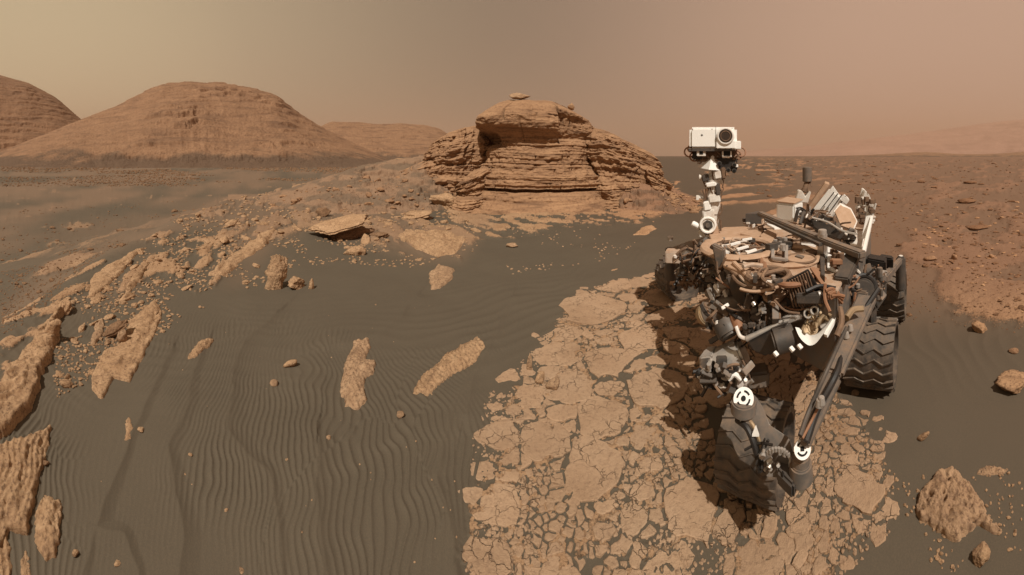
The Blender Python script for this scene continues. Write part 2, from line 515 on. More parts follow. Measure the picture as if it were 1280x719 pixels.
# ------------------------------------------------------------------ hills
def hill(name, sil, rc, r0, r1, z0, m, na=1.0, ter=0.0, period=4.0, pw=1.0, nx=320, ny=150, seed=0, parent=None, conv=0.6, ridg=0.12, r0b=None, blk=0.0, foot=0.0):
    xs = np.array([p[0] for p in sil], float); ys = np.array([p[1] for p in sil], float)
    X = np.linspace(xs[0], xs[-1], nx)
    Y = np.interp(X, xs, ys)
    kk = 7; pad = np.pad(Y, kk, mode='edge'); Y = np.convolve(pad, np.ones(2 * kk + 1) / (2 * kk + 1), 'valid')
    a = (X - 640) / K
    zc = EYE + rc * (HORIZON - Y) / K
    t = np.concatenate([np.linspace(0, 1, ny), np.linspace(1, 1.6, ny // 4)[1:]])
    A, T = np.meshgrid(a, t, indexing='ij')
    ZC = np.repeat(zc[:, None], len(t), 1)
    if r0b is not None: r0 = np.interp(X, r0b[0], r0b[1])[:, None]
    R = np.where(T <= 1, r0 + (rc - r0) * T, rc + (r1 - rc) * (T - 1) / 0.6)
    f = np.where(T <= 1, (1 - conv) * T ** 1.6 + conv * np.sin(T * PI / 2) ** pw, np.cos((T - 1) / 0.6 * PI / 2))
    f = np.clip(f, 0, 1)
    x, y = np.sin(A) * R, np.cos(A) * R
    Z = z0 + np.maximum(ZC - z0, 0) * f
    env = np.clip((ZC - z0) / (np.max(zc) - z0 + 1e-6), 0, 1) * sst(0, 0.12, T) * (1 - 0.65 * sst(0.8, 1.0, T))
    L = float(np.mean(rc - r0))
    n1 = fbm2(x / L * 4, y / L * 4, 6, 200 + seed, 0.55)
    rid = 1 - np.abs(fbm2(A * rc / L * 9, T * 2.2 + n1 * .4, 4, 230 + seed)) * 2
    Z = Z + env * na * (n1 * 0.9 + rid * ridg)
    if blk:
        fb = fbm2(A * rc * 1.1 + n1, R * 1.1, 4, 310 + seed, 0.6)
        Z = Z + np.clip(env * 2.5, 0, 1) * blk * (step_noise(fb * 3 + Z * 1.2, 320 + seed) * 0.5 + np.abs(fbm2(A * rc * 1.0, R * 0.8 + fb * .5, 3, 330 + seed, .5)) * 1.2 - 0.2)
    Z = Z + foot * sst(0.35, 0.0, T) * fbm2(A * rc / L * 7, T * 7, 4, 340 + seed)
    if ter:
        q = Z / period + 0.9 * n1 + 0.5 * fbm2(x / L * 14, y / L * 14, 3, 260 + seed)
        fr = q - np.floor(q)
        Z = Z + env * ter * (sst(0.0, 0.25, fr) - fr) * np.clip(0.5 + 1.2 * fbm2(x / L * 5, y / L * 5, 3, 290 + seed), 0, 1)
    co = np.stack([x, y, Z], -1).reshape(-1, 3)
    me = grid_mesh(name, co, nx, len(t))
    me.flip_normals()
    o = link(name, me, m, parent)
    if parent is None: tag(o, kind='structure')
    return o

def make_hills():
    hill('hill', [(-260, 200), (-200, 120), (-140, 60), (-60, 72), (0, 94), (35, 103), (70, 122), (100, 148), (140, 180), (170, 200)], 420, 250, 640, -6, M['hill'], 5, 3.0, 7.0, nx=420, ny=200, seed=1, blk=0.6, foot=1.2)
    hill('hill', [(-40, 206), (0, 190), (60, 166), (100, 150), (145, 133), (185, 113), (205, 105), (235, 102), (275, 104), (315, 110), (345, 119), (360, 131), (380, 146), (400, 158), (440, 178), (480, 196), (520, 207)], 270, 120, 400, -3.2, M['hill'], 3.6, 4.0, 6.0, nx=520, ny=260, seed=2, conv=0.45, ridg=0.22, blk=0.45, foot=1.2)
    hill('mesa_hill', [(380, 206), (400, 158), (415, 152), (450, 153), (470, 156), (500, 154), (530, 156), (548, 160), (580, 180), (610, 205)], 520, 300, 700, -6, M['hill'], 5, 3, 8, seed=3, blk=.8, foot=1)
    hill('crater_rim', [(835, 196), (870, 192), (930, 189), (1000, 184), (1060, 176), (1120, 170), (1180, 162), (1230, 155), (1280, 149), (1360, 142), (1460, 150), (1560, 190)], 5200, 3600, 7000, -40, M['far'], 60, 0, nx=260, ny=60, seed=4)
    hill('plateau', [(900, 200), (960, 197), (1040, 195), (1090, 193.5), (1140, 190.5), (1165, 190), (1200, 193), (1250, 192), (1300, 188), (1400, 186), (1500, 200)], 900, 500, 1500, -8, M['hill'], 2, 0, nx=260, ny=60, seed=5)

make_ground()
make_hills()

def make_haze():
    b = bmesh.new(); bmesh.ops.create_cube(b, size=1)
    me = bpy.data.meshes.new('haze'); b.to_mesh(me); b.free()
    m = bpy.data.materials.new('haze'); m.use_nodes = True
    nt = m.node_tree; nt.nodes.clear()
    o_ = nt.nodes.new('ShaderNodeOutputMaterial'); v = nt.nodes.new('ShaderNodeVolumePrincipled')
    v.inputs['Color'].default_value = (0.64, 0.46, 0.345, 1)
    v.inputs['Density'].default_value = 2.3e-4
    nt.links.new(v.outputs[0], o_.inputs['Volume'])
    o = link('haze', me, m)
    lo, hi = -75.0, 760.0
    o.scale = (18400, 18400, hi - lo); o.location = (0, 0, (hi + lo) / 2)
    tag(o, kind='stuff')

make_haze()
# ------------------------------------------------------------------ the layered butte
def make_butte():
    root = empty('rock_butte', (0.99, 12.96, 0))
    tag(root, kind='structure')
    cx, cy = 0.99, 12.96
    prof = np.array([(-0.4, .95), (0.0, .78), (.22, .62), (.25, .55), (.42, .48), (.45, .42), (.60, .36), (.625, .0), (.69, -.02), (.715, .34), (.85, .36), (.865, .30), (.96, .30), (.975, .22), (1.10, .22), (1.115, .15),
                     (1.30, .07), (1.5, .0), (1.8, -.07), (2.02, -.12), (2.08, -.17), (2.28, -.18), (2.34, -.13), (2.40, -.15), (2.5, -.05), (2.62, .03), (2.85, .09), (3.1, .10), (3.3, .02), (3.5, -.12), (3.66, -.40), (3.8, -.9), (3.9, -1.5), (3.95, -2.2)])
    th = np.concatenate([np.linspace(math.radians(165), math.radians(375), 520), np.linspace(math.radians(375), math.radians(525), 60)[1:-1]])
    zz = np.concatenate([np.linspace(-.4, .6, 46)[:-1], np.linspace(.6, 1.15, 84)[:-1], np.linspace(1.15, 2.5, 110)[:-1], np.linspace(2.5, 3.95, 100)])
    TH, Z = np.meshgrid(th, zz, indexing='ij')
    c, s = np.cos(TH), np.sin(TH)
    p = 0.62
    bx, by = np.sign(c) * np.abs(c) ** p * 2.12, np.sign(s) * np.abs(s) ** p * 2.15
    L = np.sqrt(bx * bx + by * by)
    nx_, ny_ = bx / L, by / L
    wob = 0.10 * fbm3(bx * 0.7, by * 0.7, Z * 0.0 + 3, 3, 301)
    zq = Z + 0.06 * fbm3(bx * .8, by * .8, Z * .6, 3, 302) * sst(3.9, 3.2, Z) + 0.02 * bx
    off = np.interp(zq, prof[:, 0], prof[:, 1])
    off = np.where(off < -1, np.interp(Z, prof[:, 0], prof[:, 1]), off)
    off = off + wob
    body = sst(3.8, 3.2, Z)
    off = off + body * (0.030 * step_noise(zq * 13 + 0.5 * fbm3(bx, by, Z, 2, 303), 304) + 0.018 * step_noise(zq * 36 + fbm3(bx * 2, by * 2, Z, 2, 305), 306)) * np.where(zq > 2.45, 0.14, 1)
    off = off + 0.16 * fbm3(bx * 1.1, by * 1.1, Z * 1.8, 4, 307) * body + 0.05 * fbm3(bx * 5, by * 5, Z * 11, 4, 308) + 0.03 * fbm3(bx * 12, by * 12, Z * 16, 3, 309)
    front = sst(-0.3, -1.2, by)
    # the cap steps back right of the crack; the crack itself; a second one
    xc = bx + 0.10 * (Z - 2.8) + 0.07 * fbm3(Z * 2.2, Z * 0 + 4, Z * 0, 3, 310)
    capz = sst(2.2, 2.45, Z) * sst(3.5, 3.1, Z)
    off = off + front * sst(.75, .45, xc) * (0.30 + 0.70 * sst(.3, -1.3, bx)) * sst(-2.3, -1.8, bx) * 0.40 * sst(2.42, 3.05, Z + .22 * fbm3(bx * 1.5, by * 1.5, Z * .8, 4, 313)) * sst(3.75, 3.1, Z)
    off = off - front * capz * 0.34 * sst(0.55, 0.66, xc) * sst(2.2, 1.2, bx)
    off = off - front * 0.40 * np.exp(-((xc - 0.62) / 0.035) ** 2) * sst(2.15, 2.4, Z) * sst(3.75, 3.4, Z)
    off = off - front * 0.22 * np.exp(-((xc + 1.05) / 0.022) ** 2) * sst(2.9, 3.1, Z) * sst(3.75, 3.5, Z)
    off = off - front * 0.5 * sst(-1.35, -1.9, bx) * sst(2.9, 2.5, Z) * sst(2.1, 2.3, Z)
    hard = np.clip((fbm3(bx * 1.7, by * 1.7, Z * 2.0, 3, 311) - 0.25) * 5, 0, 1)
    off = off - 0.10 * hard * body * sst(1.1, 1.3, Z)
    jt = fbm3(bx * 2.2, by * 2.2, np.floor(zq * 2.2) * 5.3 + 0 * Z, 2, 314)
    off = off - 0.11 * np.exp(-(jt / 0.035) ** 2) * body * np.clip(1.2 * fbm3(bx * .9, by * .9, Z, 2, 315) + .5, 0, 1)
    f = np.clip((L + off) / L, 0.03, None)
    X, Y = bx * f, by * f
    kx = 1 - 0.40 * sst(0.1, 2.2, X) - 0.10 * sst(-1.2, -2.2, X)
    ZZ = np.where(Z > 2.4, 2.4 + (Z - 2.4) * kx, Z) + 0.03 * fbm3(bx * 3, by * 3, Z, 3, 312) * sst(2.5, 3.4, Z)
    co = np.stack([X, Y, ZZ], -1)
    for nm, a, b in (('ledge', 0, 230), ('caprock', 229, len(zz))):
        me = grid_mesh(nm, co[:, a:b].reshape(-1, 3), len(th), b - a, wrap=True)
        link(nm, me, M['cliff'], root)
    def crag(px_, py_, a, b, ztop, decl, seed, prof, m=M['cliff']):
        th = np.concatenate([np.linspace(math.radians(165), math.radians(375), 420), np.linspace(math.radians(375), math.radians(525), 50)[1:-1]])
        zz = np.concatenate([np.linspace(-.4, ztop * .8, 170)[:-1], np.linspace(ztop * .8, ztop, 60)])
        TH, Z = np.meshgrid(th, zz, indexing='ij')
        c, s = np.cos(TH), np.sin(TH)
        bx, by = np.sign(c) * np.abs(c) ** .75 * a, np.sign(s) * np.abs(s) ** .75 * b
        L = np.sqrt(bx * bx + by * by)
        pr = np.array(prof)
        zq = Z + .12 * fbm3(bx, by, Z, 3, 700 + seed)
        off = np.interp(np.clip(zq / ztop, -.2, 1), pr[:, 0], pr[:, 1])
        off = np.where(Z >= ztop * .93, np.interp(Z / ztop, pr[:, 0], pr[:, 1]), off)
        body = sst(1.0, .9, Z / ztop)
        fb = fbm3(bx * .8, by * .8, Z * 1.0, 4, 710 + seed, .6)
        off = off + body * (.05 * step_noise(zq * 9 + fb * 2, 720 + seed) + .03 * step_noise(zq * 24 + fb * 4, 730 + seed)
                            + .16 * step_noise(bx * 2.1 + fb * 3 + by, 740 + seed) + .42 * fb
                            + .12 * fbm3(bx * 4, by * 4, Z * 6, 4, 750 + seed, .6) + .05 * fbm3(bx * 12, by * 12, Z * 18, 3, 760 + seed))
        f = np.clip((L + off) / L, .03, None)
        X, Y = bx * f, by * f
        ZZ = Z * (1 - np.clip(decl * X / a, -.2, .75) * sst(.1, .6, Z / ztop)) + .04 * fbm3(bx * 3, by * 3, Z, 3, 770 + seed) * sst(.6, .9, Z / ztop)
        me = grid_mesh('crag', np.stack([X + px_, Y + py_, ZZ], -1).reshape(-1, 3), len(th), len(zz), wrap=True)
        link('crag', me, m, root)
    PR = [(-.2, .6), (0, .45), (.12, .30), (.3, .18), (.34, .08), (.5, .02), (.55, .08), (.72, .04), (.8, -.06), (.88, -.25), (.93, -.45), (.97, -.8), (1.0, -1.6)]
    crag(3.1, -.75, 1.5, 1.3, 2.55, .28, 1, PR)
    crag(4.15, -1.4, .75, .7, 1.4, .35, 2, PR)
    crag(-3.05, .5, 1.35, 1.5, 2.95, -.13, 3, PR)
    crag(-4.4, .2, 1.3, 1.2, 1.7, -.30, 4, PR)
    crag(-2.3, -1.5, .7, .8, 1.35, -.3, 5, PR)
    fl = hill('flank', [(285, 258), (330, 246), (370, 234), (410, 222), (440, 212), (470, 205), (490, 202), (520, 196), (545, 190), (562, 186), (578, 184), (600, 182), (625, 184), (650, 190)], 14.2, 9.9, 16.5, -.15, M['cliff'], 0.42, 0.30, 0.42, nx=520, ny=320, seed=7, parent=None, conv=0.35, blk=0.12, foot=0.10, r0b=([400, 540, 580, 600], [9.9, 10.3, 11.6, 12.4]))
    fr = hill('flank', [(700, 190), (735, 190), (750, 192), (765, 196), (790, 203), (806, 210), (818, 216), (826, 222), (832, 229), (840, 236), (858, 244), (880, 252)], 13.3, 10.4, 15.5, -.15, M['cliff'], 0.34, 0.30, 0.38, nx=320, ny=300, seed=8, parent=None, conv=0.6, blk=0.12, foot=0.10, r0b=([735, 760, 775, 800], [12.6, 11.9, 10.9, 10.4]))
    for q in (fl, fr):
        co = np.empty(len(q.data.vertices) * 3); q.data.vertices.foreach_get('co', co); co = co.reshape(-1, 3)
        for nm, v_ in (('rock', np.clip(.60 + 1.1 * fbm3(co[:, 0] * .9, co[:, 1] * .9, co[:, 2] * 3, 5, 780, .62), 0, 1)), ('dust', np.full(len(co), .85))):
            q.data.attributes.new(nm, 'FLOAT', 'POINT').data.foreach_set('value', v_.astype(np.float32))
        q.data.materials.clear(); q.data.materials.append(M['ground'])
        for k in ('kind',):
            if k in q: del q[k]
        q.parent = root
        q.matrix_parent_inverse = Matrix.Translation(root.location).inverted()

make_butte()
bpy.context.view_layer.update()

# ------------------------------------------------------------------ slabs: bedrock that stands a little out of the sand
def slab(poly, thick, label, m='rock', cat='rock slab', name='rock_slab', edge=None, rough=1.0, layers=0.0, grain=0.0, group=None, seed=0, lift=0.0, parent=None, plan=None):
    P = np.array(plan if plan is not None else [tuple(hit(*q)[:2]) for q in poly])
    lo, hi = P.min(0), P.max(0)
    size = hi - lo
    r = np.hypot(*P.mean(0))
    edge = edge or min(0.25 * size.min(), thick * 1.2)
    mg = edge * 1.2
    st = max(0.0035 * max(r, .8), max(size) / 150)
    xs = np.arange(lo[0] - mg, hi[0] + mg, st); ys = np.arange(lo[1] - mg, hi[1] + mg, st)
    X, Y = np.meshgrid(xs, ys, indexing='ij')
    d = polydist(X, Y, [tuple(q) for q in P])
    sc = 1.0 / max(size.min(), 0.05)
    d = d + edge * 0.55 * fbm2(X * sc * 3.2, Y * sc * 3.2, 5, 400 + seed, 0.55) + edge * 0.10 * vn2(X * sc * 22, Y * sc * 22, 410 + seed)
    up = sst(-0.15, 0.45, d / edge)
    up = up * (0.70 + 0.30 * sst(0.3, 2.5, d / edge))
    thick = thick * 0.72
    n = fbm2(X * sc * 2.2, Y * sc * 2.2, 5, 420 + seed, 0.55)
    Zt = terrain(X.ravel(), Y.ravel())[0].reshape(X.shape)
    hgt = thick * up * (1 + 0.30 * n)
    if layers:
        q = hgt / layers + 0.7 * n
        fr = q - np.floor(q)
        hgt = hgt + layers * (sst(0.1, 0.35, fr) - fr) * 0.9
    if grain:
        u, v = X * 0.80 + Y * 0.60, -X * 0.60 + Y * 0.80
        hgt = hgt + grain * up * (1 - np.abs(fbm2(u * sc * 16, v * sc * 3, 3, 430 + seed)) * 2.2)
    hgt = hgt + rough * 0.085 * thick * up * (fbm2(X * sc * 14, Y * sc * 14, 4, 440 + seed, .65) + 1.1 * np.minimum(0, fbm2(X * sc * 9, Y * sc * 9, 3, 450 + seed) + .12) * 3 + .4 * step_noise(n * 5 + 1.5 * fbm2(X * sc * 4, Y * sc * 4, 3, 460 + seed), 470 + seed))
    Z = Zt + hgt * 1.0 - 0.03 * (1 - up) - 0.012 + lift
    keepv = d > -edge * 0.35
    kq = keepv[:-1, :-1] | keepv[1:, :-1] | keepv[:-1, 1:] | keepv[1:, 1:]
    if not kq.any(): return None
    c = np.array([*P.mean(0), 0]); c[2] = gz(c[0], c[1])
    co = np.stack([X, Y, Z], -1).reshape(-1, 3) - c
    me = grid_mesh(name, co, len(xs), len(ys), keep=kq)
    o = link(name, me, M[m])
    o.location = c
    if label: tag(o, label, cat, group)
    return o

_ICO = {}
def ico(sub):
    if sub not in _ICO:
        bm = bmesh.new(); bmesh.ops.create_icosphere(bm, subdivisions=sub, radius=1)
        v = np.array([q.co[:] for q in bm.verts]); f = np.array([[q.index for q in g.verts] for g in bm.faces])
        bm.free(); _ICO[sub] = (v, f)
    return _ICO[sub]

def rock_shape(size, sub, seed, flat_=6, layers=0, rough=0.06):
    """angular lump of the given half sizes: random cutting planes on a sphere, worn and chipped"""
    v, f = ico(sub)
    g = np.random.default_rng(seed)
    pl = g.normal(size=(flat_ + 7, 3)); pl /= np.linalg.norm(pl, axis=1)[:, None]
    dd = g.uniform(0.62, 0.95, len(pl))
    dot = v @ pl.T
    rr = np.min(np.where(dot > 0.05, dd / np.maximum(dot, 0.05), 9), 1)
    rr = np.minimum(rr, 1.15)
    p = v * rr[:, None]
    if layers:
        k = step_noise(p[:, 2] * layers + 0.35 * fbm2(p[:, 0] * 2, p[:, 1] * 2, 2, seed), seed + 3)
        p[:, :2] *= (1 + 0.11 * k)[:, None]
    if sub > 1:
        n = fbm3(p[:, 0] * 1.6 + seed, p[:, 1] * 1.6, p[:, 2] * 1.6, 4, seed % 97 + 500, 0.6)
        p *= (1 + rough * 2.2 * n)[:, None]
        if sub > 3:
            p *= (1 + rough * fbm3(p[:, 0] * 9, p[:, 1] * 9, p[:, 2] * (22 if layers else 9), 3, seed % 89 + 520, .6))[:, None]
    return p * np.array(size), f

def tri_mesh(name, v, f, smooth=True):
    me = bpy.data.meshes.new(name)
    me.vertices.add(len(v)); me.vertices.foreach_set('co', v.astype(np.float32).reshape(-1))
    me.loops.add(f.size); me.loops.foreach_set('vertex_index', f.astype(np.int32).reshape(-1))
    me.polygons.add(len(f)); me.polygons.foreach_set('loop_start', np.arange(0, f.size, 3, dtype=np.int32))
    me.polygons.foreach_set('use_smooth', np.full(len(f), smooth))
    me.update(calc_edges=True)
    return me

def hit_any(x, y):
    """the nearer of the ground and the butte along a sighting"""
    c = hit(x, y)
    if not (430 < x < 860 and y < 300): return c
    a = (x - 640) / K
    d = Vector((math.sin(a), math.cos(a), (HORIZON - y) / K)); e_ = Vector((0, 0, EYE))
    best = (c - e_).length
    for q in bpy.data.objects['rock_butte'].children:
        m = Matrix.Translation(Vector((0.99, 12.96, 0))) if not q.name.startswith('flank') else Matrix()
        ok, p, n_, i_ = q.ray_cast(m.inverted() @ e_, d.normalized())
        if ok and (m @ p - e_).length < best: best = (m @ p - e_).length; c = m @ p
    return c

def stone(x, y, wpx, hpx, label, m='rock', cat='rock', name='rock', depth=0.8, yaw=0.0, tilt=(0, 0), layers=0, seed=1, sub=4, sink=0.25, group=None, rough=0.09):
    """a loose rock whose foot is seen at x, y and which is wpx by hpx large in the picture"""
    c = hit_any(x, y)
    D = math.hypot(c.x, c.y)
    sx = wpx / K * D / 2
    sy = sx * depth
    tot = hpx / K * D
    sz = max(tot - EYE * 2 * sy / D * 0.8, 0.30 * tot, 0.35 * sx) / 2 * (1 + sink)
    v, f = rock_shape((sx, sy, sz), sub, seed, layers=layers, rough=rough)
    o = link(name, tri_mesh(name, v, f), M[m])
    a = math.atan2(c.x, c.y)
    o.rotation_euler = Matrix.Rotation(-a, 3, 'Z').to_4x4().to_3x3().to_euler()
    o.rotation_euler = (Matrix.Rotation(-a, 3, 'Z') @ Matrix.Rotation(tilt[1], 3, 'Y') @ Matrix.Rotation(tilt[0], 3, 'X') @ Matrix.Rotation(yaw, 3, 'Z')).to_euler()
    back = Vector((c.x, c.y, 0)).normalized() * sy * 0.8
    o.location = c + back + Vector((0, 0, sz * (1 - 2 * sink)))
    tag(o, label, cat, group)
    return o

slab([(0, 482), (18, 452), (42, 420), (58, 402), (78, 380), (84, 392), (74, 410), (76, 426), (60, 468), (44, 508), (22, 540), (0, 548), (-40, 560), (-60, 500)], 0.16, 'big rough layered outcrop on the crest at the left edge', layers=0.03, grain=0.025, seed=1, cat='rock outcrop', name='rock_outcrop', edge=0.10, rough=1.6)
stone(66, 428, 22, 34, 'upright block with a dark shaded face on the end of the left outcrop', 'rock', tilt=(0.1, 0.5), seed=12, depth=.7)
stone(80, 393, 30, 22, 'tilted flat block at the upper tip of the left outcrop', 'rock', tilt=(0.1, -0.7), layers=3, seed=13, depth=.8)
slab([(-60, 575), (0, 560), (30, 545), (68, 530), (60, 570), (47, 605), (40, 640), (34, 668), (12, 665), (0, 690), (-70, 700)], 0.10, 'wide cracked tan slab below the big outcrop at the left edge', seed=2, layers=.015, edge=0.05, rough=1.3, grain=.002)
slab([(40, 640), (55, 620), (80, 622), (78, 660), (72, 700), (56, 706), (41, 682)], 0.07, 'rounded tan slab with a dark pitted top corner, near the bottom left', seed=3, edge=0.035, rough=1.8)
slab([(-50, 690), (10, 668), (17, 690), (16, 760), (-60, 780)], 0.06, 'tan slab cut off by the bottom left corner', seed=4, edge=0.04)
slab([(22, 700), (32, 684), (42, 705), (40, 760), (22, 770)], 0.05, 'narrow pointed slab at the bottom left edge', seed=5, edge=0.03)
slab([(112, 468), (126, 442), (148, 432), (160, 402), (194, 372), (205, 390), (192, 428), (172, 462), (162, 478), (144, 476), (129, 503), (112, 490)], 0.07, 'long tan bedrock slab stepping down from the dark perched rock', seed=6, edge=0.07, grain=.010, layers=.02)
slab([(113, 432), (118, 402), (130, 398), (131, 415), (118, 436)], 0.08, 'small pale slab just left of the dark perched rock', 'pale', seed=7, edge=.05)
stone(145, 424, 46, 24, 'dark jagged rock perched on end beside the long tan slab', 'dark', tilt=(0.0, -0.55), layers=5, seed=21, depth=.5, sink=.05)
stone(153, 430, 14, 22, 'pale triangular stone under the dark perched rock', 'pale', tilt=(0.2, 0.2), seed=22)
slab([(106, 374), (116, 344), (165, 314), (186, 309), (152, 344), (120, 372)], 0.10, 'broad tan slab on the crest above the gravel plain', seed=8, edge=.12, grain=.02)
slab([(150, 372), (166, 344), (190, 321), (178, 348), (161, 372)], 0.08, 'narrow tan slab beside the broad crest slab', seed=9, edge=.07, grain=.012)
slab([(262, 344), (286, 318), (322, 294), (346, 289), (336, 306), (302, 329), (280, 346)], 0.10, 'long pale slab streaked along its length on the middle slope', seed=10, edge=.12, grain=.02)
slab([(231, 455), (236, 440), (250, 426), (269, 423), (262, 436), (246, 446)], 0.06, 'lone tan slab shaped like a leaf in the rippled sand', seed=11, edge=.04, grain=.006)
stone(362, 460, 18, 13, 'small long stone lying aslant on the ripples', 'rock', tilt=(0.1, -.5), seed=31, depth=.5, sub=3)
stone(343, 483, 11, 10, 'small pinkish square stone below the slanting stone', 'pale', seed=32, sub=3)
stone(347, 362, 24, 50, 'tall crumbling layered rock standing on the slope', 'rock', tilt=(-.15, 0.15), layers=7, seed=33, depth=.5, sub=5, rough=.16)
stone(369, 362, 22, 22, 'low layered rock at the foot of the tall crumbling one', 'rock', tilt=(0.2, 0.4), layers=5, seed=34, sub=5, rough=.14)
stone(389, 362, 8, 16, 'slim stone right of the crumbling layered rocks', 'rock', seed=35, sub=3)
def tilted_plate():
    c = hit(426, 301); D = math.hypot(c.x, c.y); a = math.atan2(c.x, c.y)
    sx = 80 / K * D / 2
    root = empty('rock', c)
    tag(root, 'big tilted plate with a dark overhanging underside on the middle slope', 'rock')
    Rz = Matrix.Rotation(-a, 4, 'Z')
    v, f = rock_shape((sx * 1.12, sx * .62, sx * .13), 5, 36, layers=5, rough=.07)
    o = link('plate', tri_mesh('plate', v, f), M['rock'], root)
    o.matrix_local = Rz @ Matrix.Translation((0, sx * .55, sx * .42)) @ Matrix.Rotation(-.20, 4, 'Y') @ Matrix.Rotation(.10, 4, 'X') @ Matrix.Rotation(.25, 4, 'Z')
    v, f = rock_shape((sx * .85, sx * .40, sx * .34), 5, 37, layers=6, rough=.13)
    o = link('underside', tri_mesh('underside', v, f), M['dark'], root)  # dark material paints in the shade under the overhanging plate
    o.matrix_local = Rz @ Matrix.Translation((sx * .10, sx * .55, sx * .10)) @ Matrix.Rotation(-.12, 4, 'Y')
tilted_plate()
stone(404, 271, 20, 14, 'dark rock with a shaded face above the big tilted plate', 'dark', tilt=(.1, -.3), seed=37)
stone(474, 299, 30, 11, 'low dark crumbly ledge right of the big tilted plate', 'dark', seed=38, layers=4, tilt=(0, -.1), rough=.12)
stone(443, 320, 26, 16, 'rubbly brown stone below the big tilted plate', 'rock', seed=39, rough=.14)
slab([(537, 363), (536, 342), (548, 331), (569, 338), (565, 350), (551, 362)], 0.10, 'flat pinkish rock alone on the dark sand in the middle', 'pale', seed=12, edge=.06)
slab([(497, 296), (520, 290), (560, 290), (582, 300), (574, 316), (548, 322), (520, 312)], 0.12, 'wide combed tan slab below the left flank of the butte', seed=13, edge=.14, grain=.03)
slab([(430, 510), (425, 490), (428, 462), (440, 426), (462, 421), (466, 434), (458, 450), (471, 452), (468, 466), (456, 474), (462, 500), (450, 515)], 0.09, 'lumpy pale rock crumbling at its lower end, ringed by dark sand', 'pale', seed=14, edge=.05, rough=2.6)
slab([(514, 492), (524, 470), (560, 440), (598, 419), (609, 434), (592, 455), (560, 475), (536, 497)], 0.06, 'long coarse textured slab half buried in the middle of the sand', seed=15, edge=.05, grain=.014, rough=2)
stone(675, 480, 14, 19, 'dark edged flake leaning at the corner of the cracked pavement', 'rock', tilt=(-.1, .4), seed=41, depth=.8, sub=3)
stone(692, 490, 18, 25, 'pale cracked flake beside the leaning one on the pavement corner', 'pale', tilt=(-.1, .2), seed=42, depth=.8, sub=3)
stone(500, 524, 10, 12, 'small white stone below the coarse textured slab', 'pale', seed=43, sub=3)
stone(411, 550, 7, 8, 'tiny round pale stone alone among the ripples', 'pale', seed=44, sub=2)
slab([(153, 553), (155, 525), (163, 516), (168, 535), (165, 551)], 0.05, 'small upright tan slab in the sand at lower left', seed=16, edge=.025)
stone(176, 541, 9, 8, 'small reddish stone right of the small upright slab', 'rock', seed=45, sub=3)
stone(57, 583, 10, 10, 'small stone at the edge of the wide cracked slab', 'dark', seed=46, sub=3)
stone(94, 697, 9, 15, 'small standing chip in the sand near the bottom left', 'rock', seed=47, sub=3)
stone(84, 485, 18, 14, 'pair of low stones half sunk beside the left outcrop', 'rock', seed=48, sub=3)
stone(556, 262, 44, 26, 'heavy boulder with a dark front on the left flank of the butte', 'rock', tilt=(.2, .1), layers=3, seed=49, sub=5, rough=.15)
stone(520, 274, 44, 12, 'flat ledge stone lying left of the heavy boulder', 'rock', tilt=(.1, -.2), layers=4, seed=50)
stone(588, 206, 24, 13, 'knobbly brown boulder against the left side of the butte', 'rock', seed=51)
stone(775, 236, 14, 8, 'small dark block at the right foot of the butte', 'dark', seed=52, sub=3)
# on the cap
for (px, py, wd, ht, r, sd_, lb) in ((649, 120, 24, 8, 11.6, 53, 'pale flat boulder perched on top of the butte'), (714, 132, 9, 8, 11.6, 54, 'small knob of rock on the right of the cap of the butte')):
    c = sight(px, py, r)
    v, f = rock_shape((wd / K * r / 2, wd / K * r / 2.6, ht / K * r / 1.7), 4, sd_)
    o = link('boulder', tri_mesh('boulder', v, f), M['pale' if sd_ == 53 else 'rock']); o.location = c + Vector((0, 0, -0.03))
    tag(o, lb, 'boulder')
# right of the rover
slab([(1137, 634), (1150, 610), (1168, 592), (1190, 585), (1215, 605), (1241, 640), (1256, 664), (1250, 676), (1226, 665), (1195, 684), (1171, 670), (1148, 652)], 0.09, 'large pitted slab at lower right, pale with dark holes', 'pale', seed=20, edge=.05, rough=3.2)
stone(1226, 708, 26, 34, 'rough knobbly stone below the large pitted slab', 'rock', seed=61, rough=.13)
slab([(1214, 598), (1222, 584), (1240, 580), (1263, 586), (1256, 598), (1236, 596)], 0.05, 'low broken slab above the large pitted slab', 'pale', seed=21, edge=.03, rough=3)
stone(1266, 494, 44, 36, 'brown boulder with a rough dark face at the right edge', 'rock', seed=62, rough=.13, depth=1.0)
stone(1226, 416, 22, 18, 'smooth oval rock lying on the red bedrock at right', 'rock', seed=63, tilt=(0, .4))
stone(1266, 442, 14, 9, 'dark chip with a white edge near the right edge', 'dark', seed=64, sub=3)
stone(1152, 551, 22, 12, 'thin knobbed stone alone on the brown sand right of the front wheel', 'rock', seed=65, depth=.4, tilt=(0, -.6), sub=3)
stone(1223, 288, 30, 9, 'dark sharp ledge on the red plain at right', 'dark', seed=66, layers=4, sub=3)
stone(1207, 255, 24, 8, 'dark flat rock far out on the right plain', 'dark', seed=67, layers=3, sub=3)
stone(1151, 229, 10, 5, 'dark far rock on the plain right of the rover tail', 'dark', seed=68, sub=3)
stone(1214, 230, 18, 5, 'thin dark far rock near the right skyline', 'dark', seed=69, sub=3)
stone(1164, 326, 16, 9, 'small pale stone with a black shadow behind the rear wheel', 'pale', seed=70, sub=3)
stone(1193, 325, 9, 9, 'small white stone on the red plain right of the rover', 'pale', seed=71, sub=3)
stone(1239, 323, 8, 7, 'little tan stone near the dark sand at right', 'rock', seed=72, sub=3)
slab([(792, 294), (800, 285), (816, 281), (822, 286), (808, 294)], 0.08, 'flat tan slab left of the rover mast', seed=22, edge=.09)
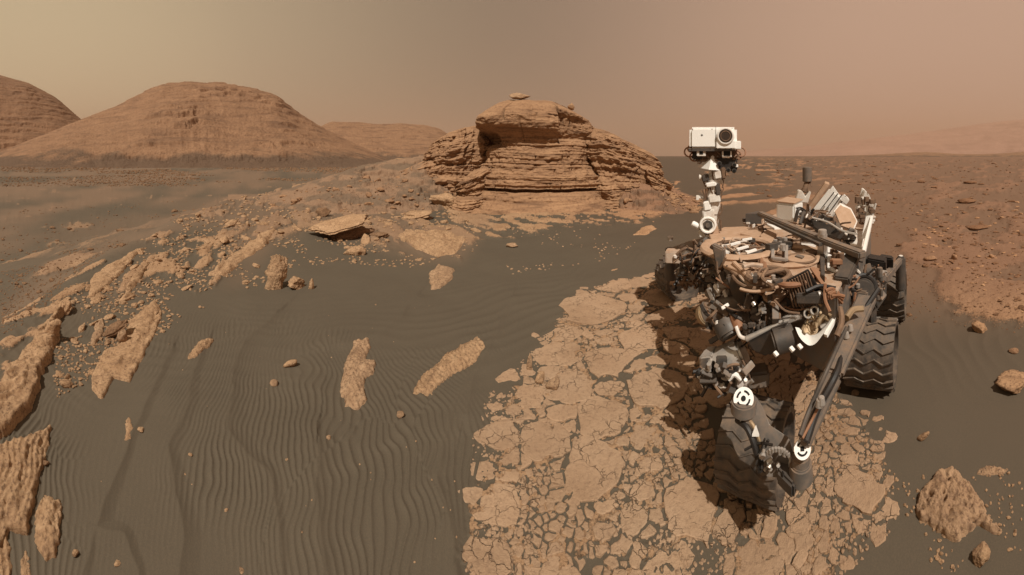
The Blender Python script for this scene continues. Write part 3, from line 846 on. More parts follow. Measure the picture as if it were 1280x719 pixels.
slab([(795, 253), (810, 249), (822, 250), (812, 255)], 0.10, 'thin pale slab on the sand below the right end of the butte', 'pale', seed=23, edge=.12)
slab([(752, 341), (768, 334), (780, 331), (776, 338), (760, 343)], 0.03, 'low tan slab above the cracked pavement', seed=24, edge=.05)
stone(640, 310, 16, 8, 'whitish stones poking out of the sand below the butte', 'pale', seed=73, sub=3, rough=.16)
stone(662, 464, 7, 26, 'thin white curved sliver beside the pavement', 'pale', seed=74, depth=.5, sub=3)
stone(1223, 684 - 50, 10, 10, 'small dark lump on the pitted slab', 'dark', seed=75, sub=3)
stone(1178, 662, 14, 14, 'clump of rubble beside the lower edge of the pitted slab', 'rock', seed=76, sub=3, rough=.15)

# ------------------------------------------------------------------ cracked bedrock pavement in plates
def power_cells(pts, rad, reach):
    """cells of a weighted Voronoi diagram: larger plates push their edges out"""
    out = []
    for i in range(len(pts)):
        d = np.hypot(*(pts - pts[i]).T)
        near = np.argsort(d - rad)[:40]
        q_ = min(reach, 1.25 * rad[i] + 0.03)
        poly = [pts[i] + q_ * np.array((math.cos(a), math.sin(a))) for a in np.linspace(0, 2 * PI, 13)[:-1] + i]
        for j in near:
            if j == i: continue
            nn = pts[j] - pts[i]
            t0 = (d[j] ** 2 + rad[i] ** 2 - rad[j] ** 2) / 2
            new = []
            for a, b in zip(poly, poly[1:] + poly[:1]):
                da, db = (a - pts[i]) @ nn - t0, (b - pts[i]) @ nn - t0
                if da <= 0: new.append(a)
                if (da < 0) != (db < 0): new.append(a + (b - a) * da / (da - db))
            poly = new
            if len(poly) < 3: break
        out.append(poly)
    return out

def seeds(region, g):
    P = np.array(region); lo, hi = P.min(0), P.max(0)
    big = [flat(*q) for q in ((765, 440), (800, 520), (720, 500), (850, 480), (770, 410), (740, 560))]
    rub = [flat(*q) for q in ((1045, 560), (1010, 500), (960, 440), (935, 525), (870, 560), (690, 640))]
    keep = np.zeros((0, 2)); ks = np.zeros(0)
    for tries, lo_p, hi_p in ((1500, 42, 80), (2600, 24, 40), (5000, 14, 22), (8000, 8.5, 13), (12000, 5.5, 8)):
        c = g.uniform(lo, hi, size=(tries, 2))
        r_ = np.hypot(c[:, 0], c[:, 1])
        pdx = polydist(c[:, 0], c[:, 1], region)
        ins = (pdx > 0.25 * lo_p * r_ / K) | ((lo_p < 20) & (pdx > -0.16) & (g.uniform(size=tries) < .16 * np.exp(pdx / .07)))
        for q in SANDY_F: ins &= polydist(c[:, 0], c[:, 1], q) < 0.012 - 0.3 * lo_p * r_ / K
        c = c[ins]
        dens = fbm2(c[:, 0] * 2.4, c[:, 1] * 2.4, 3, 640) * 1.5
        for p, dn in zip(c, dens):
            r = math.hypot(*p)
            s_ = g.uniform(lo_p, hi_p) * r / K
            dr_ = min(math.hypot(p[0] - q[0], p[1] - q[1]) / r for q in rub)
            db = min(math.hypot(p[0] - q[0], p[1] - q[1]) / r for q in big)
            if lo_p > 13:
                if dr_ < 0.15: continue
                if lo_p > 35 and db > 0.34 and dn < 0.20: continue
                if lo_p > 20 and db > 0.30 and dn < -0.25: continue
            elif dr_ > 0.2 and dn > (0.15 if lo_p > 8 else -0.10): continue
            if len(keep) and np.any(np.hypot(*(keep - p).T) < 0.47 * (s_ + ks)): continue
            keep = np.vstack([keep, p]); ks = np.append(ks, s_)
    return keep, ks

def plate_mesh(poly, c, h, g, gap, bev):
    """a flat plate with a broken outline and a narrow worn shoulder"""
    ring = []
    A = max(np.hypot(*(p - c)) for p in poly)
    stp = max(0.016, A / 7)
    rc = math.hypot(*c); fq = 1.7 / rc
    for a, b in zip(poly, poly[1:] + poly[:1]):
        k = int(np.clip(np.hypot(*(b - a)) / stp, 1, 6))
        for q in range(k): ring.append(a + (b - a) * q / k)
    R = np.array(ring)
    wx = 0.030 * vn2(R[:, 0] * 11 * fq, R[:, 1] * 11 * fq, 650) + 0.010 * vn2(R[:, 0] * 42 * fq, R[:, 1] * 42 * fq, 651)
    wy = 0.030 * vn2(R[:, 0] * 11 * fq + 50, R[:, 1] * 11 * fq, 652) + 0.010 * vn2(R[:, 0] * 42 * fq + 50, R[:, 1] * 42 * fq, 653)
    w_ = min(1.0, A / 0.07) / fq
    wc = w_ * 0.030 * np.array([vn2(np.array([c[0] * 11 * fq]), np.array([c[1] * 11 * fq]), 650)[0], vn2(np.array([c[0] * 11 * fq + 50]), np.array([c[1] * 11 * fq]), 652)[0]])
    R = R + w_ * np.stack([wx, wy], -1) - c - wc
    ln = np.hypot(*R.T) + 1e-9
    R = R * (1 - np.clip(gap / ln, 0, .45))[:, None]
    R += g.normal(size=R.shape) * 0.012 * A
    ln = np.hypot(*R.T) + 1e-9
    inner = R * (1 - np.clip(bev / ln, 0, .4))[:, None]
    tv = g.normal(size=2) * 0.012
    m = len(R); v, f = [], []
    for p in R: v.append((p[0], p[1], -0.02))
    for p in R: v.append((p[0], p[1], (h + p @ tv) * 0.62))
    for p in inner: v.append((p[0], p[1], h + p @ tv))
    v.append((0, 0, h * 1.04))
    for i in range(m):
        j = (i + 1) % m
        for q in range(2): f.append((q * m + i, q * m + j, (q + 1) * m + j, (q + 1) * m + i))
        f.append((2 * m + i, 2 * m + j, 3 * m))
    me = bpy.data.meshes.new('bedrock_plate')
    me.from_pydata(v, [], f)
    return me, wc

def make_pavement():
    g = np.random.default_rng(5)
    root = empty('bedrock_pavement', (0.35, 1.0, 0))
    tag(root, kind='structure')
    pts, ks = seeds(PAVE_F, g)
    cells = power_cells(pts, ks * 0.5, 0.6)
    items = []
    for c, poly, s_ in zip(pts, cells, ks):
        if len(poly) < 3: continue
        A = 0.5 * abs(sum(a[0] * b[1] - a[1] * b[0] for a, b in zip(poly, poly[1:] + poly[:1])))
        r = np.hypot(*c)
        items.append((A / r, c, poly, r))
    items.sort(key=lambda q: -q[0])
    V, F, n0 = [], [], 0
    zz = terrain(pts[:, 0], pts[:, 1])[0]
    for i, (A, c, poly, r) in enumerate(items):
        h = (0.0065 + 0.0018 * g.normal()) * (0.6 + .25 * r)
        me, wc = plate_mesh(poly, c, h, g, 0.0028 * r + 0.010 * g.uniform() ** 3, 0.0022 + 0.0016 * r)
        sunk = 0.011 * math.exp(-max(float(polydist(c[:1], c[1:], PAVE_F)[0]), 0.0) / 0.07) * g.uniform(.2, 1.1)
        z = gz(*(c + wc)) if i < 290 else float(zz[np.argmin(np.hypot(*(pts - c).T))])
        if i < 290:
            o = link('bedrock_plate', me, M['plate'], root)
            z -= sunk
            o.location = Vector((c[0] + wc[0], c[1] + wc[1], z)) - root.location
        else:
            co = np.empty(len(me.vertices) * 3); me.vertices.foreach_get('co', co)
            co = co.reshape(-1, 3) + np.array([c[0] + wc[0], c[1] + wc[1], z - sunk]) - np.array(root.location)
            V += co.tolist(); F += [tuple(k + n0 for k in p.vertices) for p in me.polygons]; n0 += len(co)
            bpy.data.meshes.remove(me)
    if V:
        me = bpy.data.meshes.new('plate_fragments'); me.from_pydata(V, [], F)
        o = link('plate_fragments', me, M['plate'], root); o['kind'] = 'stuff'
    print('plates', len(items))

make_pavement()

# ------------------------------------------------------------------ gravel and pebbles nobody could count
def scatter(name, spots, sizes, m, seed, sub=1, flatn=0.6):
    g = np.random.default_rng(seed)
    lib = [rock_shape((1, g.uniform(.6, 1), flatn * g.uniform(.6, 1.1)), sub, seed * 31 + i, rough=.08) for i in range(14)]
    V, F, n0 = [], [], 0
    zz = terrain(spots[:, 0], spots[:, 1])[0]
    for (x, y), z, s in zip(spots, zz, sizes):
        v, f = lib[g.integers(14)]
        a = g.uniform(0, 2 * PI); ca, sa = math.cos(a), math.sin(a)
        q = v * s
        q = np.stack([q[:, 0] * ca - q[:, 1] * sa + x, q[:, 0] * sa + q[:, 1] * ca + y, q[:, 2] + z + s * .12], -1)
        V.append(q); F.append(f + n0); n0 += len(q)
    o = link(name, tri_mesh(name, np.concatenate(V), np.concatenate(F), smooth=False), M[m])
    o['kind'] = 'stuff'
    return o

def spots_in(polypx, n, seed, clump=0.0, cs=1.0):
    g = np.random.default_rng(seed)
    P = np.array(polypx, float); lo, hi = P.min(0), P.max(0)
    c = g.uniform(lo, hi, size=(n * 6, 2))
    c = c[polydist(c[:, 0], c[:, 1], polypx) > 0]
    a = (c[:, 0] - 640) / K; r = EYE * K / (c[:, 1] - HORIZON)
    xy = np.stack([np.sin(a) * r, np.cos(a) * r], -1)
    if clump:
        k = fbm2(xy[:, 0] * cs, xy[:, 1] * cs, 3, seed)
        xy = xy[k > clump]
    return xy[:n]

def pebbles():
    g = np.random.default_rng(3)
    a = spots_in([(0, 222), (420, 214), (330, 240), (180, 290), (60, 380), (0, 430)], 1500, 31, 0.02, .5)
    r = np.hypot(a[:, 0], a[:, 1])
    scatter('gravel', a, r * g.uniform(.0015, .0048, len(a)) * (1 + 2 * (g.uniform(size=len(a)) > .96)), 'dark', 41)
    a = spots_in([(60, 380), (200, 280), (330, 240), (560, 250), (600, 300), (520, 335), (380, 330), (230, 400), (120, 470), (70, 500)], 2400, 32, -0.08, 1.5)
    r = np.hypot(a[:, 0], a[:, 1])
    scatter('pebbles', a, r * g.uniform(.0018, .006, len(a)) * (1 + 1.6 * (g.uniform(size=len(a)) > .94)), 'rock', 42, 2)
    a = spots_in([(560, 262), (830, 240), (850, 270), (760, 330), (640, 345), (560, 320)], 260, 33, 0.08, 1.2)
    r = np.hypot(a[:, 0], a[:, 1])
    scatter('pebbles', a, r * g.uniform(.0015, .005, len(a)), 'pale', 43, 2)
    a = spots_in([(860, 200), (1280, 200), (1280, 420), (1130, 400), (1100, 300), (940, 240)], 1300, 34, 0.0, .5)
    r = np.hypot(a[:, 0], a[:, 1])
    scatter('pebbles', a, r * g.uniform(.0014, .0045, len(a)) * (1 + 1.8 * (g.uniform(size=len(a)) > .95)), 'dark', 44, 2, .45)
    a = spots_in([(590, 520), (700, 400), (860, 350), (1000, 480), (1100, 560), (1130, 650), (1060, 719), (590, 719)], 2200, 35, -0.05, 4)
    r = np.hypot(a[:, 0], a[:, 1])
    scatter('rubble', a, g.uniform(.0035, .011, len(a)) * (.6 + .3 * r), 'plate', 45, 2, .5)
    a = spots_in([(900, 205), (1280, 203), (1280, 400), (1150, 330), (1110, 270), (960, 225)], 150, 39, 0.05, .4)
    r = np.hypot(a[:, 0], a[:, 1])
    scatter('broken_slabs', a, r * g.uniform(.004, .011, len(a)), 'dark', 49, 3, .32)
    a = spots_in([(1130, 260), (1280, 250), (1280, 400), (1160, 330)], 90, 40, 0.0, 1.0)
    r = np.hypot(a[:, 0], a[:, 1])
    scatter('broken_slabs', a, r * g.uniform(.004, .010, len(a)), 'rock', 50, 3, .3)
    a = spots_in([(1040, 520), (1130, 600), (1280, 560), (1280, 719), (1060, 719)], 170, 36, 0.05, 3)
    scatter('pebbles', a, g.uniform(.004, .012, len(a)), 'rock', 46, 2)
    a = spots_in([(90, 430), (600, 340), (620, 560), (560, 719), (90, 719)], 45, 37)
    scatter('pebbles', a, g.uniform(.003, .008, len(a)) * (1 + (g.uniform(size=len(a)) > .85)), 'rock', 47, 2)
    a = spots_in([(600, 500), (700, 470), (640, 560), (600, 640), (580, 719), (610, 719), (640, 600)], 260, 38)
    scatter('rubble', a, g.uniform(.003, .014, len(a)), 'plate', 48, 2, .5)

def more_rubble():
    g = np.random.default_rng(8)
    a = g.uniform(-1.57, -.35, 9000); r = 48 * (3.2 ** g.uniform(0, 1, 9000))
    xy = np.stack([np.sin(a) * r, np.cos(a) * r], -1)
    k = fbm2(xy[:, 0] * .05, xy[:, 1] * .05, 3, 19)
    m = (linedist(xy[:, 0], xy[:, 1], CREST) > 6) & (k > -.02)
    xy, r = xy[m], r[m]
    scatter('rubble', xy, r * g.uniform(.0012, .0045, len(r)), 'dark', 51, 1, .7)
    # broken ledges on the slope between the crest and the butte
    sp = spots_in([(95, 372), (200, 285), (330, 240), (470, 222), (570, 250), (600, 290), (520, 330), (420, 305), (330, 330), (230, 390), (110, 470)], 330, 61, 0.02, 1.0)
    zz = terrain(sp[:, 0], sp[:, 1])[0]
    V, F, n0 = [], [], 0
    lib = [rock_shape((1, g.uniform(.35, .6), g.uniform(.18, .38)), 4, 950 + i, layers=4, rough=.10) for i in range(9)]
    meshes = [tri_mesh('rock_ledge', v, f) for v, f in lib]
    marks = {'the big tilted plate': (428, 285), 'the small dark rock above the tilted plate': (404, 262), 'the tall crumbling rock': (347, 335), 'the long pale streaked slab': (305, 318),
             'the broad crest slab': (145, 335), 'the narrow crest slab': (172, 348), 'the dark perched rock': (145, 408), 'the wide combed slab': (540, 305), 'the heavy boulder under the butte': (556, 248),
             'the rubbly brown stone': (443, 314), 'the upper tip of the left outcrop': (80, 388), 'the low dark crumbly ledge': (474, 294), 'the lone leaf shaped slab': (250, 440)}
    used, nb = set(), 0
    for i, ((x, y), z) in enumerate(zip(sp, zz)):
        r = math.hypot(x, y)
        px, py = 640 + K * math.atan2(x, y), HORIZON + K * (EYE - z) / r
        nm = min(marks, key=lambda q: math.hypot(px - marks[q][0], (py - marks[q][1]) * 1.5))
        dx, dy = px - marks[nm][0], (py - marks[nm][1]) * 1.5
        dr = ('right of' if dx > 0 else 'left of') if abs(dx) > abs(dy) else ('below' if dy > 0 else 'above')
        ds = math.hypot(dx, dy)
        lab = 'broken tan ledge just %s %s' % (dr, nm)
        big = 14 < ds < 75 and lab not in used and nb < 34
        if ds < 14: continue
        sz = r * (g.uniform(.014, .030) if big else g.uniform(.004, .010))
        yaw = math.atan2(.80, -.60) + g.normal() * .35
        Rm = Matrix.Translation((x, y, z + sz * .06)) @ Matrix.Rotation(yaw, 4, 'Z') @ Matrix.Rotation(g.normal() * .22, 4, 'X') @ Matrix.Rotation(g.uniform(-.35, .1), 4, 'Y') @ Matrix.Scale(sz, 4)
        if big:
            used.add(lab); k = nb % 9; nb += 1
            o = link('rock_ledge', meshes[k], M['rock'] if not len(meshes[k].materials) else None); o.matrix_world = Rm
            tag(o, lab, 'rock ledge', 'broken ledges on the slope')
        else:
            v, f = lib[i % 9]
            V.append(np.c_[v, np.ones(len(v))] @ np.array(Rm).T[:, :3]); F.append(f + n0); n0 += len(v)
    o = link('rubble', tri_mesh('rubble', np.concatenate(V), np.concatenate(F)), M['rock']); o['kind'] = 'stuff'

def flank_rubble():
    g = np.random.default_rng(77)
    root = bpy.data.objects['rock_butte']
    fl = [q for q in root.children if q.name.startswith('flank')]
    lib = [rock_shape((1, g.uniform(.5, .9), g.uniform(.35, .7)), 2, 900 + i, rough=.09, layers=3) for i in range(16)]
    V, F, n0 = [], [], 0
    for q in fl:
        co = np.empty(len(q.data.vertices) * 3); q.data.vertices.foreach_get('co', co); co = co.reshape(-1, 3)
        pick = co[g.integers(0, len(co), 900)]
        k = fbm2(pick[:, 0] * .9, pick[:, 1] * .9, 3, 78)
        for p, kk in zip(pick, k):
            if kk < 0.0 or math.hypot(p[0], p[1]) > 13.2: continue
            v, f = lib[g.integers(16)]; s_ = 0.03 + 0.16 * g.uniform() ** 4
            a = g.uniform(0, 2 * PI); ca, sa = math.cos(a), math.sin(a); w_ = v * s_
            V.append(np.stack([w_[:, 0] * ca - w_[:, 1] * sa + p[0], w_[:, 0] * sa + w_[:, 1] * ca + p[1], w_[:, 2] + p[2] + s_ * .1], -1)); F.append(f + n0); n0 += len(v)
    o = link('flank_rubble', tri_mesh('flank_rubble', np.concatenate(V), np.concatenate(F), smooth=False), M['cliff'])
    o.parent = root; o.matrix_parent_inverse = Matrix.Translation(root.location).inverted(); o['kind'] = 'stuff'

pebbles()
more_rubble()
flank_rubble()
# ------------------------------------------------------------------ the rover
def b_paint(col, dust=(0.42, 0.25, 0.14), amt=0.45, top=0.75):
    """painted or bare metal with reddish dust that settles on upward faces and in blotches"""
    def f(nt, b):
        g = N(nt, 'ShaderNodeNewGeometry')
        p = g.outputs['Position']
        sp = N(nt, 'ShaderNodeSeparateXYZ'); nt.links.new(g.outputs['Normal'], sp.inputs[0])
        up = math_(nt, 'MULTIPLY', math_(nt, 'POWER', math_(nt, 'MAXIMUM', sp.outputs[2], 0.0), 2.0), top)
        n = noise(nt, p, 16, 5, 0.65)
        bl = ramp(nt, n, [(0.40, (0, 0, 0)), (0.66, (1, 1, 1))])
        fac = math_(nt, 'ADD', math_(nt, 'MULTIPLY', bl, amt), math_(nt, 'MULTIPLY', up, math_(nt, 'ADD', math_(nt, 'MULTIPLY', n, 0.9), 0.25)), clamp=True)
        c = mixc(nt, fac, col, dust)
        n2 = noise(nt, p, 90, 3, 0.6)
        c = mixc(nt, ramp(nt, n2, [(0.26, (.3, .3, .3)), (0.40, (0, 0, 0))]), c, tuple(0.5 * q for q in col))
        nt.links.new(c, b.inputs['Base Color'])
        rr = N(nt, 'ShaderNodeMapRange'); rr.inputs['To Min'].default_value = b.inputs['Roughness'].default_value; rr.inputs['To Max'].default_value = 0.95
        nt.links.new(fac, rr.inputs['Value']); nt.links.new(rr.outputs[0], b.inputs['Roughness'])
        mv = b.inputs['Metallic'].default_value
        if mv:
            m2 = N(nt, 'ShaderNodeMapRange'); m2.inputs['To Min'].default_value = mv; m2.inputs['To Max'].default_value = 0.0
            nt.links.new(fac, m2.inputs['Value']); nt.links.new(m2.outputs[0], b.inputs['Metallic'])
        bump(nt, b, n2, 0.25, 0.002)
    return f

DUST = (0.40, 0.255, 0.165)
M['white'] = mat('white_paint', b_paint((0.90, 0.88, 0.84), amt=0.04, top=0.10), 0.45, 0, 0.4)
M['dirty_white'] = mat('dusty_white_paint', b_paint((0.80, 0.77, 0.72), amt=0.38, top=0.25), 0.55, 0, 0.4)
M['deck'] = mat('dusty_deck', b_paint((0.50, 0.40, 0.32), DUST, amt=0.6, top=0.75), 0.7)
M['dust_plate'] = mat('dust_covered_plate', b_paint((0.50, 0.34, 0.235), (0.42, 0.27, 0.175), amt=0.8, top=0.7), 0.85)
M['grey'] = mat('grey_metal', b_paint((0.18, 0.165, 0.15), (0.27, 0.17, 0.105), amt=0.5, top=0.45), 0.45, 0.5, 0.4)
M['light'] = mat('bare_metal', b_paint((0.56, 0.54, 0.51), (0.36, 0.23, 0.14), amt=0.35, top=0.25), 0.32, 0.75, 0.5)
M['gun'] = mat('dark_metal', b_paint((0.085, 0.078, 0.072), (0.17, 0.11, 0.07), amt=0.35, top=0.25), 0.5, 0.4, 0.4)
M['black'] = mat('black_part', b_paint((0.018, 0.016, 0.015), (0.07, 0.045, 0.03), amt=0.25, top=0.12), 0.5, 0, 0.4)
M['wheel'] = mat('wheel_metal', b_paint((0.105, 0.096, 0.088), (0.21, 0.145, 0.098), amt=0.6, top=0.55), 0.42, 0.6, 0.4)
M['brass'] = mat('brass_part', b_paint((0.38, 0.28, 0.17), (0.30, 0.19, 0.11), amt=0.6, top=0.4), 0.4, 0.7, 0.5)
M['copper'] = mat('copper_cable', b_paint((0.26, 0.12, 0.062), (0.34, 0.20, 0.12), amt=0.45, top=0.3), 0.55, 0.1, 0.4)
M['brown'] = mat('brown_cable', b_paint((0.13, 0.082, 0.055), (0.34, 0.21, 0.13), amt=0.40, top=0.4), 0.7)
M['glass'] = mat('lens_glass', lambda nt, b: b.inputs['Base Color'].__setattr__('default_value', (0.03, 0.022, 0.018, 1)), 0.06, 0.0, 0.9)
M['ink'] = mat('black_mark', lambda nt, b: b.inputs['Base Color'].__setattr__('default_value', (0.012, 0.011, 0.01, 1)), 0.6)

rover = empty('rover', (2.3, 2.2, 0))
tag(rover, 'six wheeled robotic rover with white camera mast and dusty deck standing on cracked bedrock', 'rover')
RL = Vector(rover.location)

class MB:
    def __init__(s): s.v, s.f = [], []
    def add(s, v, f):
        n = len(s.v); s.v += [tuple(q) for q in v]; s.f += [tuple(i + n for i in q) for q in f]; return s
    def prism(s, pts, down):
        """closed prism: polygon pts and the vector to its other end"""
        n = len(pts); down = Vector(down)
        v = [Vector(p) for p in pts] + [Vector(p) + down for p in pts]
        f = [tuple(range(n)), tuple(reversed(range(n, 2 * n)))] + [((i + 1) % n, i, n + i, n + (i + 1) % n) for i in range(n)]
        return s.add(v, f)
    def box(s, c, ax, ay, az):
        c, ax, ay, az = map(Vector, (c, ax, ay, az))
        return s.prism([c - ax - ay + az, c + ax - ay + az, c + ax + ay + az, c - ax + ay + az], -2 * az)
    def cyl(s, a, b, r0, r1=None, n=14, caps=True):
        a, b = Vector(a), Vector(b); r1 = r0 if r1 is None else r1
        d = (b - a).normalized(); u = d.orthogonal().normalized(); w_ = d.cross(u)
        v = []
        for p, r in ((a, r0), (b, r1)):
            v += [p + (u * math.cos(t) + w_ * math.sin(t)) * r for t in [2 * PI * i / n for i in range(n)]]
        f = [(i, (i + 1) % n, n + (i + 1) % n, n + i) for i in range(n)]
        if caps: f += [tuple(reversed(range(n))), tuple(range(n, 2 * n))]
        return s.add(v, f)
    def tube(s, pts, r, n=8):
        pts = [Vector(p) for p in pts]
        rings = []
        up = None
        for i, p in enumerate(pts):
            d = (pts[min(i + 1, len(pts) - 1)] - pts[max(i - 1, 0)]).normalized()
            u = d.orthogonal().normalized() if up is None else (up - d * up.dot(d)).normalized()
            up = u; w_ = d.cross(u)
            rr = r[i] if isinstance(r, (list, tuple)) else r
            rings.append([p + (u * math.cos(t) + w_ * math.sin(t)) * rr for t in [2 * PI * k / n for k in range(n)]])
        v = [q for g in rings for q in g]
        f = [(i * n + k, i * n + (k + 1) % n, (i + 1) * n + (k + 1) % n, (i + 1) * n + k) for i in range(len(pts) - 1) for k in range(n)]
        f += [tuple(reversed(range(n))), tuple(range((len(pts) - 1) * n, len(pts) * n))]
        return s.add(v, f)
    def ring(s, c, nrm, r, t, n=32, m=8, sq=1.0):
        c, nrm = Vector(c), Vector(nrm).normalized(); u = nrm.orthogonal().normalized(); w_ = nrm.cross(u)
        v, f = [], []
        for i in range(n):
            a = 2 * PI * i / n; e = u * math.cos(a) + w_ * math.sin(a)
            for k in range(m):
                b = 2 * PI * k / m
                v.append(c + e * (r + t * math.cos(b)) + nrm * t * sq * math.sin(b))
        for i in range(n):
            for k in range(m):
                f.append((i * m + k, ((i + 1) % n) * m + k, ((i + 1) % n) * m + (k + 1) % m, i * m + (k + 1) % m))
        return s.add(v, f)
    def beam(s, a, b, w0, h0, w1=None, h1=None, up=(0, 0, 1)):
        """rectangular bar from a to b, tapering"""
        a, b, up = Vector(a), Vector(b), Vector(up)
        w1 = w0 if w1 is None else w1; h1 = h0 if h1 is None else h1
        d = (b - a).normalized(); sx = d.cross(up).normalized(); uy = sx.cross(d)
        v = []
        for p, w_, h in ((a, w0, h0), (b, w1, h1)):
            v += [p + sx * w_ / 2 + uy * h / 2, p - sx * w_ / 2 + uy * h / 2, p - sx * w_ / 2 - uy * h / 2, p + sx * w_ / 2 - uy * h / 2]
        return s.add(v, [(0, 1, 2, 3), (7, 6, 5, 4), (0, 4, 5, 1), (1, 5, 6, 2), (2, 6, 7, 3), (3, 7, 4, 0)])
    def build(s, name, m, parent=None, bevel=0.0, smooth=True, origin=None):
        """links the collected shapes as one part of the rover (or a sub-part of one of its parts)"""
        parent = parent or rover
        me = bpy.data.meshes.new(name)
        org = Vector(origin) if origin is not None else None
        v = [Vector(q) for q in s.v]
        if org is None:
            org = sum(v, Vector()) / len(v)
        me.from_pydata([q - org for q in v], [], s.f)
        bm = bmesh.new(); bm.from_mesh(me); bmesh.ops.recalc_face_normals(bm, faces=bm.faces)
        if bevel:
            es = [e_ for e_ in bm.edges if len(e_.link_faces) == 2 and e_.calc_face_angle(0) > 0.5]
            bmesh.ops.bevel(bm, geom=es, offset=bevel, segments=2, affect='EDGES', clamp_overlap=True)
        bm.to_mesh(me); bm.free()
        if smooth:
            for p in me.polygons: p.use_smooth = True
            me.set_sharp_from_angle(angle=math.radians(38))
        me.materials.append(M[m])
        o = bpy.data.objects.new(name, me); COL.objects.link(o)
        o.parent = parent
        o['_w'] = list(org)
        base = Vector(parent['_w']) if '_w' in parent else RL
        o.location = org - base
        return o

def curve(pts, n=8):
    """smooth line through the points"""
    P = [Vector(p) for p in pts]; P = [2 * P[0] - P[1]] + P + [2 * P[-1] - P[-2]]
    out = []
    for i in range(1, len(P) - 2):
        for k in range(n):
            t = k / n
            out.append(0.5 * ((2 * P[i]) + (P[i + 1] - P[i - 1]) * t + (2 * P[i - 1] - 5 * P[i] + 4 * P[i + 1] - P[i + 2]) * t * t + (3 * P[i] - P[i - 1] - 3 * P[i + 1] + P[i + 2]) * t ** 3))
    out.append(P[-2])
    return out

Zv = Vector((0, 0, 1))
DZ = 1.10                                     # deck height
def dk(x, y, z=DZ): return lvl(x, y, z)
FRc, FLc, RLc, RRc = dk(880, 301), dk(1046, 364), dk(1089, 287), dk(972, 267)
FWD = (FLc - RLc).normalized(); RGT = (FRc - FLc).normalized()

# chassis and deck
MB().prism([FRc - Zv * .02, FLc - Zv * .02, RLc - Zv * .02, RRc - Zv * .02], -Zv * .44).build('chassis', 'grey', bevel=.012)
MB().prism([FRc + Zv * .004, FLc + Zv * .004, RLc + Zv * .004, RRc + Zv * .004], -Zv * .022).build('deck', 'deck', bevel=.004)
# plates on the deck, each a little above the last
def deck_plate(name, px, z, th, m, bevel=.003):
    return MB().prism([dk(x, y, z) for x, y in px], -Zv * th).build(name, m, bevel=bevel)
deck_plate('deck_panel', [(886, 292), (905, 284), (930, 283), (955, 286), (948, 297), (925, 292), (905, 297), (893, 308)], 1.125, .02, 'dust_plate')
deck_plate('deck_panel', [(893, 310), (905, 322), (925, 331), (948, 330), (962, 318), (972, 324), (955, 339), (930, 341), (905, 332)], 1.125, .02, 'dust_plate')
deck_plate('deck_panel', [(950, 294), (962, 284), (972, 290), (966, 302), (958, 306)], 1.13, .025, 'dust_plate')
deck_plate('deck_panel', [(955, 270), (972, 276), (980, 284), (968, 285), (957, 279)], 1.12, .02, 'white')
deck_plate('deck_panel', [(1000, 300), (1020, 304), (1018, 318), (1004, 314)], 1.12, .02, 'dirty_white')
deck_plate('deck_panel', [(1034, 306), (1064, 316), (1052, 340), (1034, 334)], 1.125, .02, 'white')
deck_plate('deck_panel', [(1052, 300), (1078, 308), (1082, 290), (1062, 286)], 1.125, .02, 'dirty_white')
deck_plate('deck_panel', [(946, 350), (962, 346), (981, 352), (986, 362), (968, 380), (955, 372)], 1.01, .02, 'dust_plate')
deck_plate('deck_panel', [(965, 375), (982, 371), (984, 378), (968, 383)], 0.98, .03, 'grey')
# covers and rings
for (x, y, r, m) in ((995, 297, .085, 'dust_plate'), (1001, 323, .10, 'dust_plate'), (982, 306, .05, 'gun'), (1014, 315, .045, 'brown')):
    c = dk(x, y, 1.135)
    b = MB().cyl(c - Zv * .03, c, r, r, 28); o = b.build('round_cover', m, bevel=.006)
    MB().ring(c, Zv, r * .97, .008, 28, 6).build('cover_rim', 'brown' if m != 'gun' else 'black', parent=o)
c = dk(1001, 321, 1.14)
MB().box(c + RGT * .01, FWD * .022, RGT * .032, Zv * .004).build('cover_plate', 'grey')
rr_a = MB().ring(dk(925, 309, 1.14), Zv, .255, .036, 44, 8, .6); rr_a.build('hose_ring', 'dust_plate')
rr_b = MB().ring(dk(986, 319, 1.12), Zv, .215, .028, 44, 8, .7); rr_b.build('hose_ring', 'dust_plate')
rr_c = MB().ring(dk(986, 319, 1.10), Zv, .235, .020, 44, 8, .7); rr_c.build('hose_ring', 'brown')
MB().ring(dk(960, 344, 1.12), Zv, .12, .018, 36, 8).build('hose_ring', 'brown')
# bracket frame between the covers
fr = [dk(966, 308, 1.16), dk(983, 308, 1.16), dk(983, 325, 1.16), dk(966, 323, 1.16)]
b = MB()
for p, q in zip(fr, fr[1:] + fr[:1]): b.beam(p, q, .022, .018)
b.build('square_frame', 'light', bevel=.003)
MB().prism([p - Zv * .03 for p in fr], -Zv * .03).build('frame_window', 'brown')
